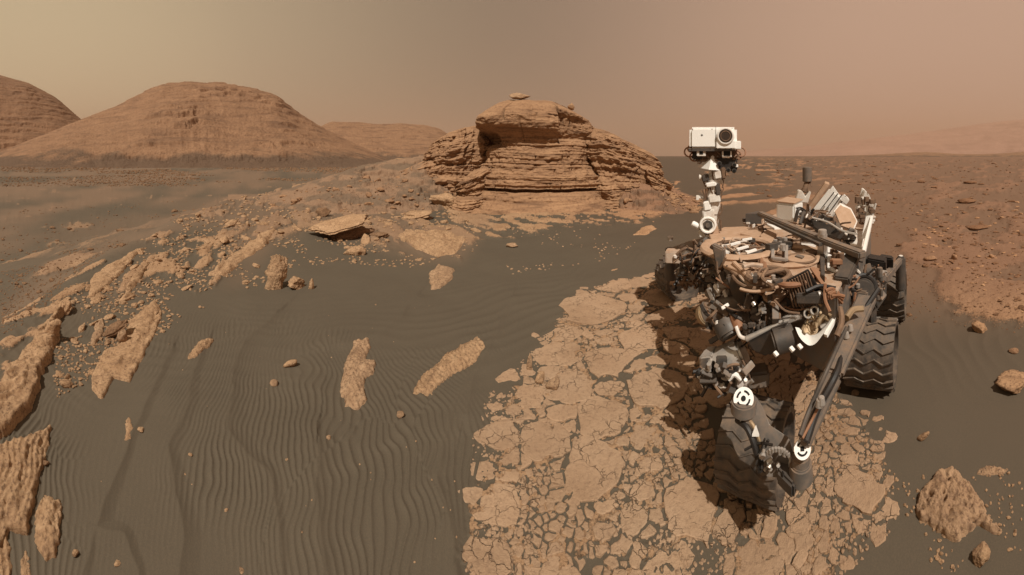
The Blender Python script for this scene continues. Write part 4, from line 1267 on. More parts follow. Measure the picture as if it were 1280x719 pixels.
# cables and fittings strewn over the front half of the deck
gq = random.Random(4)
def clutter(name, quad, n, z, m, kind='tube', s=1.0):
    b = MB()
    for _ in range(n):
        u, v = gq.random(), gq.random()
        x = (quad[0][0] * (1 - u) + quad[1][0] * u) * (1 - v) + (quad[3][0] * (1 - u) + quad[2][0] * u) * v
        y = (quad[0][1] * (1 - u) + quad[1][1] * u) * (1 - v) + (quad[3][1] * (1 - u) + quad[2][1] * u) * v
        c = dk(x, y, z + gq.uniform(0, .05) * s)
        a = gq.uniform(0, PI)
        d = Vector((math.cos(a), math.sin(a), gq.uniform(-.15, .15)))
        e_ = Vector((-d.y, d.x, gq.uniform(-.3, .3)))
        if kind == 'tube':
            L = gq.uniform(.04, .13) * s
            b.tube(curve([c - d * L, c + e_ * gq.uniform(-.05, .05) * s, c + d * L], 5), gq.uniform(.005, .013) * s, 7)
        elif kind == 'box':
            b.box(c, d * gq.uniform(.012, .04) * s, Vector((-d.y, d.x, 0)) * gq.uniform(.01, .03) * s, Zv * gq.uniform(.008, .03) * s)
        else:
            b.cyl(c - Zv * .015 * s, c + Zv * gq.uniform(.01, .04) * s, gq.uniform(.008, .022) * s, None, 10)
    o = b.build(name, m, bevel=0.002 if kind == 'box' else 0); o['kind'] = 'stuff'
    return o
def arc(c, r, a0, a1, t, m, name='hose'):
    MB().tube([c + Vector((math.cos(a), math.sin(a), 0)) * r + Zv * .01 * math.sin(3 * a) for a in np.linspace(a0, a1, 14)], t * .7, 7).build(name, m)
ca_ = dk(925, 309, 1.135)
for r_, a0, a1, t, m in ((.20, .3, 2.9, .012, 'brown'), (.17, 2.0, 5.2, .010, 'deck'), (.13, .2, 3.4, .011, 'dirty_white'), (.10, 3.0, 6.2, .012, 'brown'), (.19, 4.0, 6.1, .010, 'gun'), (.06, 0, 4.0, .010, 'deck'), (.15, 4.6, 6.6, .012, 'copper')):
    arc(ca_, r_, a0, a1, t, m)
cb_ = dk(950, 345, 1.10)
for r_, a0, a1, t, m in ((.16, 2.6, 6.0, .014, 'brown'), (.12, 1.0, 4.5, .012, 'deck'), (.08, 3.0, 7.0, .012, 'copper'), (.20, 3.4, 5.4, .012, 'dust_plate')):
    arc(cb_, r_, a0, a1, t, m)
QA = [(900, 298), (945, 298), (950, 318), (905, 318)]
QB = [(930, 325), (965, 335), (975, 358), (940, 350)]
QC = [(925, 272), (955, 274), (955, 288), (925, 286)]
QD = [(960, 296), (985, 300), (985, 310), (965, 312)]
QE = [(1040, 315), (1055, 320), (1050, 333), (1038, 330)]
for q, n in ((QA, 16), (QB, 14), (QC, 8)):
    clutter('cable_bundle', q, n // 2, 1.115, 'brown'); clutter('cable_bundle', q, n // 3, 1.12, 'deck', s=1.0)
    clutter('fitting_block', q, n // 3, 1.12, 'dirty_white', 'box', .6); clutter('fitting_block', q, n // 3, 1.13, 'gun', 'box', .7); clutter('fitting_block', q, n // 3, 1.12, 'light', 'cyl', .6)
clutter('valve_cluster', QD, 9, 1.13, 'gun', 'box', 1.2); clutter('valve_cluster', QD, 6, 1.14, 'light', 'cyl')
clutter('valve_cluster', QE, 16, 1.13, 'brown', 'cyl', 1.0); clutter('valve_cluster', QE, 8, 1.14, 'copper', 'box', .8)
for (x0, y0, x1, y1) in ((913, 306, 925, 303), (921, 312, 935, 308), (928, 300, 940, 298), (933, 316, 945, 312)):
    MB().beam(dk(x0, y0, 1.17), dk(x1, y1, 1.18), .022, .012).build('strap', 'white')
MB().prism([dk(932, 280, 1.14), dk(952, 280, 1.14), dk(948, 276, 1.14)], Vector((0, 0, .10))).build('wedge_box', 'gun')
MB().tube(curve([dk(955, 330, 1.13), dk(960, 345, 1.12), dk(980, 356, 1.12), dk(1008, 352, 1.12), dk(1022, 338, 1.12)]), .016).build('hose', 'copper')
MB().tube(curve([dk(948, 312, 1.13), dk(952, 326, 1.13), dk(950, 342, 1.12), dk(957, 352, 1.1)]), .013).build('hose', 'copper')
MB().tube(curve([dk(897, 322, 1.12), dk(920, 343, 1.10), dk(940, 350, 1.08), dk(952, 362, 1.04)]), .012).build('hose', 'brown')

# camera mast
MR_ = 2.85
def mt(x, y, r=MR_): return sight(x, y, r)
toc = -Vector((math.sin(.615), math.cos(.615), 0)); tos = Vector((toc.y, -toc.x, 0)) * -1     # towards the camera; along the picture
if mt(900, 200).x < mt(880, 200).x: pass
tos = (mt(900, 195) - mt(880, 195)).normalized()
mast = MB().cyl(mt(888, 292), mt(893, 262), .058, .048, 16).cyl(mt(892, 266), mt(893, 224), .058, .054, 18).cyl(mt(886, 223), mt(906, 224), .036, None, 16).cyl(mt(874, 222), mt(888, 222), .026, .036, 16).cyl(mt(893, 226), mt(893, 192), .045, .05, 16).build('mast', 'dirty_white')
MB().cyl(mt(885, 279) - toc * .06, mt(885, 279) + toc * .085, .078, .072, 8).build('mast_drum', 'dirty_white', parent=mast, bevel=.008)
MB().cyl(mt(885, 279) + toc * .07, mt(885, 279) + toc * .088, .055, .05, 6).build('drum_motor', 'gun', parent=mast, bevel=.004)
MB().cyl(mt(885, 279) + toc * .085, mt(885, 279) + toc * .10, .02, None, 10).build('drum_hub', 'grey', parent=mast)
MB().ring(mt(885, 279) + toc * .085, toc, .064, .010, 24, 6).build('drum_rim', 'white', parent=mast)
MB().cyl(mt(865, 279), mt(875, 284), .026, None, 14).build('white_canister', 'white', parent=mast, bevel=.006)
MB().beam(mt(872, 246), mt(889, 249), .03, .022).box(mt(872, 247), tos * .012, toc * .03, Zv * .02).build('wind_sensor', 'dirty_white', parent=mast, bevel=.003)
MB().cyl(mt(889, 256), mt(890, 250), .048, .044, 14).cyl(mt(891, 242), mt(891, 236), .04, None, 14).build('mast_collar', 'dirty_white', parent=mast, bevel=.005)['kind'] = 'stuff'
MB().cyl(mt(898, 262), mt(899, 222), .012, None, 8).cyl(mt(886, 262), mt(887, 232), .009, None, 8).build('mast_cable', 'gun', parent=mast)
MB().cyl(mt(891, 217), mt(891, 210), .036, .04, 16).build('mast_swivel', 'white', parent=mast, bevel=.004)
MB().cyl(mt(889, 212) + toc * .03, mt(891, 194) + toc * .03, .10, .03, 4).build('neck_cone', 'white', parent=mast, bevel=.004)
MB().beam(mt(895, 221), mt(901, 226), .05, .06).build('swivel_clamp', 'white', parent=mast, bevel=.004)

HC = mt(891.5, 173.5)
head = MB().box(HC, tos * .200, toc * .13, Zv * .093).build('camera_head', 'white', bevel=.022)
MB().box(mt(906.5, 181.5) + toc * .125, tos * .080, toc * .024, Zv * .034).build('lens_mount', 'white', parent=head, bevel=.006)
MB().box(mt(919, 182) + toc * .08, tos * .040, toc * .05, Zv * .035).build('side_box', 'white', parent=head, bevel=.005)
MB().cyl(mt(906, 171.5) + toc * .11, mt(906, 171.5) + toc * .160, .078, .074, 36).build('lens_hood', 'white', parent=head, bevel=.006)
MB().ring(mt(906, 171.5) + toc * .160, toc, .062, .007, 36, 6).build('lens_ring', 'dirty_white', parent=head)
MB().cyl(mt(906, 171.5) + toc * .150, mt(906, 171.5) + toc * .1625, .056, None, 32).build('lens', 'glass', parent=head)
MB().ring(mt(906, 171.5) + toc * .163, toc, .040, .004, 28, 6).build('lens_ring', 'brown', parent=head)
b = MB()
for q in (tos, Zv): b.box(mt(878, 170) + toc * .131, q * .009, (Zv if q is tos else tos) * .002, toc * .002)
b.build('cross_mark', 'ink', parent=head)
for (x, y, ax, az_, m) in ((886, 268, .05, .05, 'dirty_white'), (884, 256, .03, .04, 'white'), (893, 247, .05, .035, 'dirty_white'), (897, 236, .02, .05, 'gun'), (889, 230, .045, .02, 'white'), (897, 218, .03, .035, 'dirty_white'), (882, 222, .03, .03, 'gun'), (904, 216, .02, .05, 'brown'), (878, 290, .03, .03, 'dirty_white'), (894, 288, .03, .045, 'dust_plate')):
    MB().box(mt(x, y) + toc * .03, tos * ax + Zv * .006, toc * .045, Zv * az_ - tos * .006).build('mast_bracket', m, parent=mast, bevel=.008)
b = MB()
for i in range(24):
    p = mt(gq.uniform(880, 903), gq.uniform(216, 286)) + toc * .045
    b.tube(curve([p - Zv * .05, p + tos * gq.uniform(-.03, .03), p + Zv * .05 + tos * gq.uniform(-.02, .02)], 4), gq.uniform(.004, .008), 6)
b.build('mast_cable', 'brown', parent=mast)['kind'] = 'stuff'
MB().box(mt(890, 187.5), tos * .195, toc * .12, Zv * .012).build('head_base', 'gun', parent=head)
bar = MB().box(mt(893, 191.5) - toc * .02, tos * .185, toc * .07, Zv * .028).box(mt(884, 198) - toc * .02, tos * .10, toc * .06, Zv * .03).box(mt(909, 206), tos * .085, toc * .06, Zv * .055).build('camera_bar', 'brown', bevel=.008)
for (x, wd, hh, ap) in ((877, .038, .031, .016), (908, .042, .036, .028)):
    MB().box(mt(x, 191) + toc * .06, tos * wd, toc * .045, Zv * hh).build('camera_box', 'dirty_white', parent=bar, bevel=.004)
    MB().box(mt(x, 191) + toc * .104, tos * ap, toc * .003, Zv * ap).build('camera_eye', 'ink', parent=bar)
MB().box(mt(909, 205) + toc * .01, tos * .085, toc * .05, Zv * .052).build('camera_cluster', 'black', parent=bar, bevel=.008)
MB().box(mt(873, 195) + toc * .01, tos * .05, toc * .05, Zv * .03).build('camera_cluster', 'black', parent=bar, bevel=.008)
for (x, y) in ((917, 206), (910, 212), (899, 204), (917, 213)):
    MB().cyl(mt(x, y), mt(x, y) + toc * .09, .022, .020, 14).build('navigation_camera', 'gun', parent=bar, bevel=.003)
    MB().cyl(mt(x, y) + toc * .088, mt(x, y) + toc * .093, .013, None, 12).build('camera_eye', 'ink', parent=bar)
MB().box(mt(919, 207) + toc * .05, tos * .02, toc * .03, Zv * .012).build('white_tab', 'white', parent=bar, bevel=.002)
for (x, y, r) in ((862, 190, .045), (926, 190, .042), (868, 196, .04), (921, 194, .04), (864, 186, .03)):
    MB().ring(mt(x, y), toc + Vector((.2, .1, .3)), r, .007, 20, 6).build('wire_loop', 'copper', parent=bar)
b = MB()
for i in range(26):
    p = mt(gq.uniform(868, 920), gq.uniform(190, 204)) + toc * gq.uniform(.0, .07)
    d = (tos * gq.uniform(-1, 1) + Zv * gq.uniform(-.6, .6)).normalized()
    b.tube(curve([p - d * .04, p + Vector((gq.uniform(-.03, .03), gq.uniform(-.03, .03), gq.uniform(-.03, .03))), p + d * .04], 4), gq.uniform(.004, .010), 6)
b.build('head_wiring', 'brown', parent=bar)['kind'] = 'stuff'

# differential bar across the deck and the frame behind it
MB().beam(sight(950, 267, 3.05), sight(1079, 319, 1.85), .062, .042).build('cross_bar', 'grey', bevel=.008)
MB().beam(sight(957, 274, 2.86), sight(1026, 306, 2.10), .03, .02).build('bar_shadow_rail', 'gun')
p = sight(1028, 297, 2.18)
MB().beam(p + Zv * .03, p - Zv * .20 - toc * .0, .055, .05, up=(1, 0, 0)).build('bar_post', 'light', bevel=.005)
MB().cyl(p + Zv * .02, p + Zv * .055, .03, None, 14).build('bar_pivot', 'light', bevel=.004)
deck_plate('side_rail', [(1024, 306), (1031, 306), (1031, 345), (1026, 343)], 1.14, .10, 'gun')
# antenna can, its stem and its foot
ac = sight(1009, 227, 3.85)
MB().cyl(ac, sight(1009, 209, 3.85), .056, .056, 20).build('antenna', 'grey', bevel=.006)
MB().cyl(sight(1005, 240, 3.8), ac, .032, .030, 12).cyl(sight(1010, 240, 3.8), ac + tos * .03, .018, None, 10).build('antenna_stem', 'brown')
MB().prism([sight(x, y, 3.75) for x, y in ((994, 252), (998, 238), (1003, 239), (1007, 246), (1012, 239), (1014, 240), (1010, 254))], Vector((.10, .10, 0))).build('antenna_foot', 'dirty_white', bevel=.006)
# white equipment box with a dusty lid
bx = [sight(970, 268, 3.15), sight(993, 277, 3.0), sight(1004, 266, 3.3), sight(984, 258, 3.5)]
bx = [Vector((q.x, q.y, 1.175)) for q in bx]
MB().prism([q + Zv * .17 for q in bx], -Zv * .17).build('equipment_box', 'white', bevel=.02)
MB().prism([q + Zv * .185 for q in bx], -Zv * .012).build('box_lid', 'dust_plate', bevel=.004)
MB().tube(curve([sight(994, 277, 2.95), sight(998, 262, 2.95), sight(1004, 264, 3.0), sight(1000, 280, 2.9)]), .016).build('hose', 'gun')
# power source: slanting heat plates and white fins
def slant(px, r, depth, name, m, bevel=.004, parent=None):
    rs = r if isinstance(r, (list, tuple)) else [r] * len(px)
    return MB().prism([sight(x, y, q) for (x, y), q in zip(px, rs)], Vector(depth)).build(name, m, bevel=bevel, parent=parent)
away = Vector((math.sin(.97), math.cos(.97), 0)); alongp = Vector((math.cos(.97), -math.sin(.97), 0))
pw = slant([(1016, 264), (1044, 244), (1062, 250), (1040, 276)], 3.55, away * .22, 'power_source', 'dirty_white', .02)
slant([(1008, 262), (1014, 263), (1037, 231), (1031, 229)], 3.5, away * .30, 'heat_plate', 'dust_plate', parent=pw)
for i in range(3):
    o = i * 7.0
    slant([(1017 + o, 261 + o * .55), (1023 + o, 266 + o * .5), (1044 + o * .75, 241 + o * .7), (1036 + o * .8, 237 + o * .6)], 3.42 - .05 * i, away * .05, 'cooling_fin', 'white', .003, parent=pw)
slant([(1020, 262), (1032, 270), (1051, 246), (1041, 232)], 3.38, away * .02, 'fin_panel', 'white', parent=pw)
slant([(1050, 250), (1056, 244), (1062, 250), (1058, 256)], 3.3, away * .12, 'white_bracket', 'white', parent=pw)
clutter('cable_bundle', [(1002, 262), (1030, 262), (1040, 280), (1005, 280)], 20, 1.2, 'brown'); clutter('fitting_block', [(1000, 262), (1030, 264), (1040, 282), (1005, 280)], 14, 1.18, 'gun', 'box', 1.3)
clutter('fitting_block', [(1000, 262), (1030, 264), (1040, 282), (1005, 280)], 6, 1.22, 'light', 'cyl', 1.0)
# hexagonal dish aerial and the dark tray below it
hx = [(1042, 264), (1050, 254), (1064, 261), (1072, 277), (1067, 289), (1050, 283)]
hg = slant(hx, [2.80, 2.88, 2.86, 2.74, 2.66, 2.68], away * .035, 'dish_aerial', 'dirty_white', .003)
ctr = sum((sight(x, y, 2.7) for x, y in hx), Vector()) / 6
cx_, cy_ = sum(q[0] for q in hx) / 6, sum(q[1] for q in hx) / 6
slant([(cx_ + (x - cx_) * .9, cy_ + (y - cy_) * .9) for x, y in hx], [q - .012 for q in (2.80, 2.88, 2.86, 2.74, 2.66, 2.68)], away * .02, 'dish_face', 'dust_plate', .002, parent=hg)
slant([(1014, 274), (1028, 278), (1050, 286), (1066, 291), (1072, 298), (1050, 300), (1030, 293), (1016, 284)], 2.45, away * .12 - Zv * .05, 'dark_tray', 'gun', .01)
MB().tube(curve([sight(1015, 272, 2.42), sight(1035, 278, 2.40), sight(1052, 288, 2.35), sight(1072, 293, 2.3)]), .008).build('tray_edge', 'light')
# tail panel on the left rear corner
slant([(1069, 264), (1074, 265), (1081, 238), (1077, 235)], 3.25, away * .04 + alongp * .01, 'tail_panel', 'dirty_white')
slant([(1074, 262), (1078, 264), (1084, 240), (1081, 238)], 3.15, away * .10, 'tail_panel', 'white')
slant([(1076, 276), (1077, 254), (1086, 242), (1093, 258), (1090, 276)], 3.2, away * .12, 'tail_box', 'dirty_white', .01)
slant([(1079, 274), (1080, 264), (1088, 262), (1089, 273)], 3.1, away * .03, 'tail_panel', 'white', .004)
slant([(1088, 273), (1091, 274), (1096, 255), (1094, 254)], 3.05, away * .05, 'tail_panel', 'white')
slant([(1077, 300), (1083, 271), (1090, 270), (1085, 296)], [2.4, 2.9, 2.9, 2.4], away * .04, 'side_plate', 'white')
MB().beam(sight(1079, 319, 1.9), sight(1090, 272, 2.85), .02, .03).build('side_edge', 'white')
b = MB()
for i in range(22):
    p = sight(gq.uniform(1072, 1091), gq.uniform(248, 278), 3.0)
    b.box(p, tos * gq.uniform(.01, .035), toc * gq.uniform(.01, .03), Zv * gq.uniform(.008, .03))
b.build('tail_fittings', 'dirty_white', bevel=.003)['kind'] = 'stuff'
b = MB()
for i in range(20):
    p = sight(gq.uniform(1072, 1091), gq.uniform(248, 278), 2.98)
    b.box(p, tos * gq.uniform(.01, .03), toc * gq.uniform(.01, .03), Zv * gq.uniform(.008, .03))
b.build('tail_fittings', 'brown', bevel=.003)['kind'] = 'stuff'

# wheels: hollow drums with zigzag treads
WR, WW = 0.25, 0.40
def wheel_parts():
    rim = MB(); n = 48
    v, f = [], []
    prof = [(-WW / 2, WR - .035), (-WW / 2, WR), (-WW / 4, WR + .006), (0, WR + .008), (WW / 4, WR + .006), (WW / 2, WR), (WW / 2, WR - .035), (WW / 2 - .03, WR - .03), (-WW / 2 + .03, WR - .03)]
    m = len(prof)
    for i in range(n):
        a = 2 * PI * i / n
        for (t, r) in prof: v.append((math.cos(a) * r, t, math.sin(a) * r))
    for i in range(n):
        for k in range(m):
            f.append((i * m + k, ((i + 1) % n) * m + k, ((i + 1) % n) * m + (k + 1) % m, i * m + (k + 1) % m))
    rim.add(v, f)
    tr = MB(); zz = [(-.5, 0), (-.3, .085), (-.12, -.02), (.08, .10), (.26, 0), (.5, .085)]
    for g in range(22):
        a0 = 2 * PI * g / 22
        v = []
        for (t, da) in zz:
            a = a0 + da * 1.25
            for dr, dw in ((-.003, -.024), (.014, -.014), (.014, .014), (-.003, .024)):
                q = a + dw
                v.append((math.cos(q) * (WR + .006 + dr), t * WW * 1.0, math.sin(q) * (WR + .006 + dr)))
        k = len(zz)
        f = [(i * 4 + s_, i * 4 + (s_ + 1) % 4, (i + 1) * 4 + (s_ + 1) % 4, (i + 1) * 4 + s_) for i in range(k - 1) for s_ in range(4)]
        f += [(3, 2, 1, 0), tuple((k - 1) * 4 + i for i in range(4))]
        tr.add(v, f)
    hub = MB().cyl((0, -.12, 0), (0, .10, 0), .075, .06, 20).cyl((0, -.16, 0), (0, -.12, 0), .045, None, 16)
    sp = []
    for i in range(5):
        a = 2 * PI * i / 5
        d = Vector((math.cos(a), 0, math.sin(a))); e_ = Vector((-d.z, 0, d.x))
        pts = curve([d * .06, d * .13 + e_ * .05, d * .19 + e_ * .045, d * .225 + e_ * .0], 5)
        s_ = MB()
        for p, q in zip(pts[:-1], pts[1:]): s_.beam(p, q, .06, .010, up=e_ + d * .001)
        sp.append(s_)
    return rim, tr, hub, sp
_rim, _tr, _hub, _sp = wheel_parts()
_made = {}
def wheel(c, axis, spin=0.0, sc=1.0):
    c = Vector(c); ax = Vector(axis).normalized()
    xx = ax.cross(Zv).normalized(); zz = xx.cross(ax)
    Rm = Matrix((xx, ax, zz)).transposed().to_4x4() @ Matrix.Rotation(spin, 4, 'Y')
    if not _made:
        a = _rim.build('wheel', 'wheel', origin=(0, 0, 0)); a['_w'] = [0, 0, 0]
        _made['w'] = a
        _tr.build('tread', 'wheel', parent=a, origin=(0, 0, 0), smooth=False); _hub.build('hub', 'grey', parent=a, bevel=.006, origin=(0, 0, 0))
        for s_ in _sp: s_.build('spoke', 'gun', parent=a, origin=(0, 0, 0))
        o = a
    else:
        a = _made['w']; o = a.copy(); COL.objects.link(o)
        for ch in list(a.children):
            q = ch.copy(); COL.objects.link(q); q.parent = o
    o.matrix_local = Matrix.Translation(c - RL) @ Rm @ Matrix.Scale(sc, 4)
    return o
WFL, WML, WRL, WFR = Vector((1.235, 1.315, .20)), Vector((2.33, 1.165, .24)), Vector((3.36, 1.49, .25)), Vector((2.05, 3.66, .25))
WMR, WRR = Vector((3.17, 3.62, .25)), Vector((4.30, 4.02, .25))
for i, (c, a) in enumerate(((WFL, Vector((-.45, .89, 0))), (WML, Vector((-.30, 1, 0))), (WRL, Vector((-.32, 1, 0))), (WFR, RGT), (WMR, RGT), (WRR, RGT))):
    wheel(c, a, .3 * i, 0.82 if i == 0 else 0.93 if i == 1 else 1.0)

# left rocker arm down to the front wheel
k0, k1, k2 = sight(1084, 372, 1.92), sight(1040, 468, 1.28), sight(1004, 558, .95)
MB().beam(k0, k1, .125, .05, .105, .04).beam(k1, k2, .105, .04, .05, .04).build('rocker_arm', 'grey', bevel=.012)
side = (sight(1060, 468, 1.28) - sight(1040, 468, 1.28)).normalized()
MB().tube(curve([k0 + side * .07 + Zv * .05, sight(1062, 418, 1.6), sight(1046, 466, 1.27), sight(1022, 512, 1.10), sight(1008, 552, .95)]), .016).build('arm_cable', 'black')
MB().tube(curve([sight(1058, 410, 1.55), sight(1036, 458, 1.24), sight(1012, 512, 1.07), sight(1000, 545, .94)]), .010).build('arm_cable', 'gun')
MB().tube(curve([sight(1024, 507, 1.08), sight(1015, 525, 1.03), sight(1003, 548, .94)]), .006).build('arm_cable', 'copper')
for (x, y, r) in ((1058, 422, 1.52), (1063, 413, 1.56), (1024, 508, 1.07), (1027, 505, 1.075)):
    MB().cyl(sight(x, y, r), sight(x, y, r) + Zv * .03, .018, .012, 10).build('cable_clamp', 'light', bevel=.002)
MB().tube(curve([sight(1058, 398, 1.58), sight(1066, 388, 1.66), sight(1078, 386, 1.7)]), .018).build('hose', 'brass')
MB().tube(curve([sight(1050, 385, 1.6), sight(1052, 402, 1.52), sight(1046, 420, 1.45)]), .016).build('hose', 'brown')
# steering post of the front wheel, with its round marks
def mark_disc(c, up, r, parent, kind):
    up = Vector(up).normalized()
    MB().cyl(c, c + up * .006, r, None, 30).build('mark_disc', 'white', parent=parent)
    u = up.orthogonal().normalized(); w_ = up.cross(u); b = MB(); c2 = Vector(c) + up * .008
    if kind == 0:
        for i in range(4):
            a = PI / 2 * i + .5
            pts = [c2 + (u * math.cos(t) + w_ * math.sin(t)) * r * .62 for t in np.linspace(a, a + 1.0, 7)]
            for p, q in zip(pts[:-1], pts[1:]): b.beam(p, q, r * .16, .003, up=up)
        b.cyl(c2 - up * .001, c2 + up * .002, r * .24, None, 14)
    else:
        for s_ in (-1, 1):
            pts = [c2 + (u * math.cos(t) + w_ * math.sin(t)) * r * .60 for t in np.linspace(-1.1, 1.1, 9) + (0 if s_ > 0 else PI)]
            for p, q in zip(pts[:-1], pts[1:]): b.beam(p, q, r * .18, .003, up=up)
        b.box(c2, u * r * .22, w_ * r * .22, up * .001)
    b.build('mark_print', 'ink', parent=parent)
post = MB().cyl(sight(1001, 572, .94) - Zv * .09, sight(1001, 572, .94) - Zv * .02, .052, .046, 20).cyl(sight(1001, 572, .94) - Zv * .03, sight(1001, 572, .94) + Zv * .012, .038, .036, 20).build('steering_post', 'grey', bevel=.006)
vp = (Vector((0, 0, EYE)) - sight(1003, 568, .935)).normalized()
mark_disc(sight(1003, 568, .93) + Zv * .02, (vp + Zv * .3), .034, post, 1)
dr = sight(930, 503, 1.19)
fork = MB().prism([sight(x, y, r) for x, y, r in ((918, 512, 1.17), (924, 494, 1.21), (944, 493, 1.22), (954, 508, 1.18), (962, 530, 1.10), (986, 546, 1.05), (992, 566, .98), (976, 590, .92), (958, 588, .93), (946, 560, 1.0), (934, 535, 1.08))], -Zv * .03).build('wheel_bracket', 'grey', bevel=.004)
MB().cyl(dr - Zv * .04, dr + Zv * .012, .062, .056, 24).build('bracket_drum', 'grey', parent=fork, bevel=.006)
mark_disc(dr + Zv * .013 + vp * .01, vp + Zv * .3, .046, fork, 0)
MB().box(sight(926, 518, 1.14), Vector((.006, .02, 0)), Vector((.012, -.003, 0)), Zv * .012).build('white_tab', 'white', parent=fork)
MB().tube(curve([sight(925, 519, 1.15), sight(940, 530, 1.10), sight(950, 555, 1.02), sight(953, 582, .95)]), .009).build('bracket_cable', 'brass', parent=fork)
MB().tube(curve([sight(921, 524, 1.14), sight(934, 535, 1.08), sight(944, 560, 1.0), sight(950, 588, .93)]), .014).build('bracket_cable', 'black', parent=fork)
MB().prism([sight(940, 546, 1.03), sight(949, 546, 1.03), sight(945, 534, 1.06)], Zv * .01).build('arrow_tab', 'white', parent=fork)
MB().box(sight(985, 575, .94) - Zv * .07, FWD * .04, RGT * .05, Zv * .03).build('drive_motor', 'gun', bevel=.01)
b = MB()
for i in range(14):
    t = i / 13; a = -2.4 + t * 3.0
    q = sight(972 + 16 * math.cos(a), 578 + 14 * math.sin(a), .93)
    b.cyl(q, q + Zv * .014, .0065, None, 8)
b.build('flange_bolt', 'light')['kind'] = 'stuff'
MB().cyl(WFL - RGT * .15, WFL - RGT * .05, .09, .08, 20).build('hub_motor', 'light', bevel=.01)

# bogie with its two rear wheels
hubM, hubR = WML - Vector((-.3, 1, 0)).normalized() * .05, WRL
p0, p1, p2 = sight(1076, 372, 1.95), sight(1104, 350, 2.55), sight(1126, 325, 3.25)
MB().beam(p0, p1, .075, .075, .065, .065).beam(p1, p2, .065, .065, .05, .06).build('bogie_beam', 'grey', bevel=.01)
MB().tube([p1, p1 - Zv * .12 + FWD * .02, WML + Zv * .33, WML + Zv * .02], .032).build('bogie_leg', 'gun')
MB().cyl(p2 - Zv * .30, p2 + Zv * .02, .055, .05, 16).cyl(p2 + Zv * .01, p2 + Zv * .04, .035, None, 14).build('rear_steering_post', 'gun', bevel=.006)
MB().cyl(p2 + Zv * .038, p2 + Zv * .046, .022, None, 14).build('post_cap', 'dirty_white')
MB().box(sight(1096, 329, 2.65), FWD * .07, RGT * .09, Zv * .05).build('motor_box', 'black', bevel=.012)
MB().box(sight(1108, 327, 2.9), FWD * .05, RGT * .07, Zv * .05).build('motor_box', 'black', bevel=.012)
MB().box(sight(1094, 341, 2.5), FWD * .05, RGT * .10, Zv * .018).build('motor_shelf', 'light', bevel=.004)
MB().box(sight(1086, 352, 2.25), FWD * .07, RGT * .07, Zv * .06).build('gear_case', 'gun', bevel=.015)
MB().cyl(sight(1078, 362, 2.05), sight(1074, 360, 2.05) + toc * .06, .085, .075, 24).build('rocker_pivot', 'gun', bevel=.01)
MB().ring(sight(1076, 358, 2.05) + toc * .05, toc + Zv * .5, .085, .018, 28, 8).build('pivot_ring', 'black')
b = MB()
for i in range(18):
    q = sight(gq.uniform(1068, 1105), gq.uniform(342, 380), 2.1)
    b.cyl(q, q + Zv * gq.uniform(.02, .07), gq.uniform(.01, .03), None, 10)
b.build('pivot_fitting', 'grey', bevel=.003)['kind'] = 'stuff'
MB().beam(sight(1052, 352, 1.72), sight(1066, 320, 1.95), .09, .05).build('side_strut', 'gun', bevel=.008)

# right front suspension and wheel fittings
q0, q1, q2 = sight(884, 302, 2.75), sight(862, 306, 3.05), sight(838, 314, 3.35)
MB().tube([q0, q1, q2], [.04, .035, .03], 12).tube([q0 - Zv * .10, q1 - Zv * .12, q2 - Zv * .10], .03, 10).build('right_rocker', 'grey')
MB().beam(sight(890, 303, 2.62), sight(908, 345, 2.05), .09, .05).build('right_frame', 'grey', bevel=.01)
MB().cyl(q2 - Zv * .30, q2 + Zv * .03, .06, .055, 18).build('right_steering_post', 'gun', bevel=.006)
MB().box(sight(842, 320, 3.1), tos * .075, toc * .06, Zv * .06).build('post_housing', 'deck', bevel=.01)
MB().cyl(sight(845, 322, 3.02), sight(845, 322, 3.02) + Zv * .02, .025, None, 14).build('post_mark', 'dirty_white')
MB().cyl(sight(838, 300, 3.3), sight(838, 296, 3.3), .03, None, 12).build('post_cap', 'light')
b = MB()
for i in range(34):
    p = sight(gq.uniform(852, 888), gq.uniform(316, 362), 2.75)
    d = Vector((gq.uniform(-1, 1), gq.uniform(-1, 1), gq.uniform(-.8, .8))).normalized()
    b.tube(curve([p - d * .08, p + Vector((gq.uniform(-.05, .05), gq.uniform(-.05, .05), gq.uniform(-.05, .05))), p + d * .08], 4), gq.uniform(.008, .02), 6)
b.build('suspension_cable', 'brown')['kind'] = 'stuff'
b = MB()
for i in range(16):
    p = sight(gq.uniform(850, 890), gq.uniform(318, 362), 2.72)
    b.box(p, tos * gq.uniform(.015, .05), toc * gq.uniform(.01, .04), Zv * gq.uniform(.01, .035))
b.build('suspension_block', 'gun', bevel=.004)['kind'] = 'stuff'

# front of the body: shoulder, stowed arm pieces, covers
MB().cyl(sight(883, 393, 1.98), sight(932, 374, 1.95), .085, .075, 24).build('shoulder_tube', 'grey', bevel=.012)
MB().cyl(sight(884, 392, 1.95), sight(878, 395, 1.97), .07, .062, 24).build('shoulder_cap', 'brass', bevel=.008)
MB().prism([sight(x, y, 2.0) for x, y in ((889, 305), (904, 312), (908, 350), (898, 352))], away * .05).build('front_panel', 'grey', bevel=.008)
MB().beam(sight(917, 330, 1.95), sight(939, 352, 1.70), .03, .04).build('front_rail', 'dust_plate', bevel=.004)
MB().prism([sight(x, y, 1.86) for x, y in ((906, 346), (930, 338), (944, 360), (932, 392), (915, 372))], away * .06).build('front_panel', 'grey', bevel=.012)
for (x0, y0, x1, y1, m, w_) in ((886, 360, 894, 378, 'light', .035), (904, 369, 912, 379, 'white', .05), (893, 356, 900, 366, 'dirty_white', .02), (895, 372, 897, 383, 'copper', .02)):
    MB().beam(sight(x0, y0, 2.0), sight(x1, y1, 1.95), w_, .03).build('instrument_bar', m, bevel=.004)
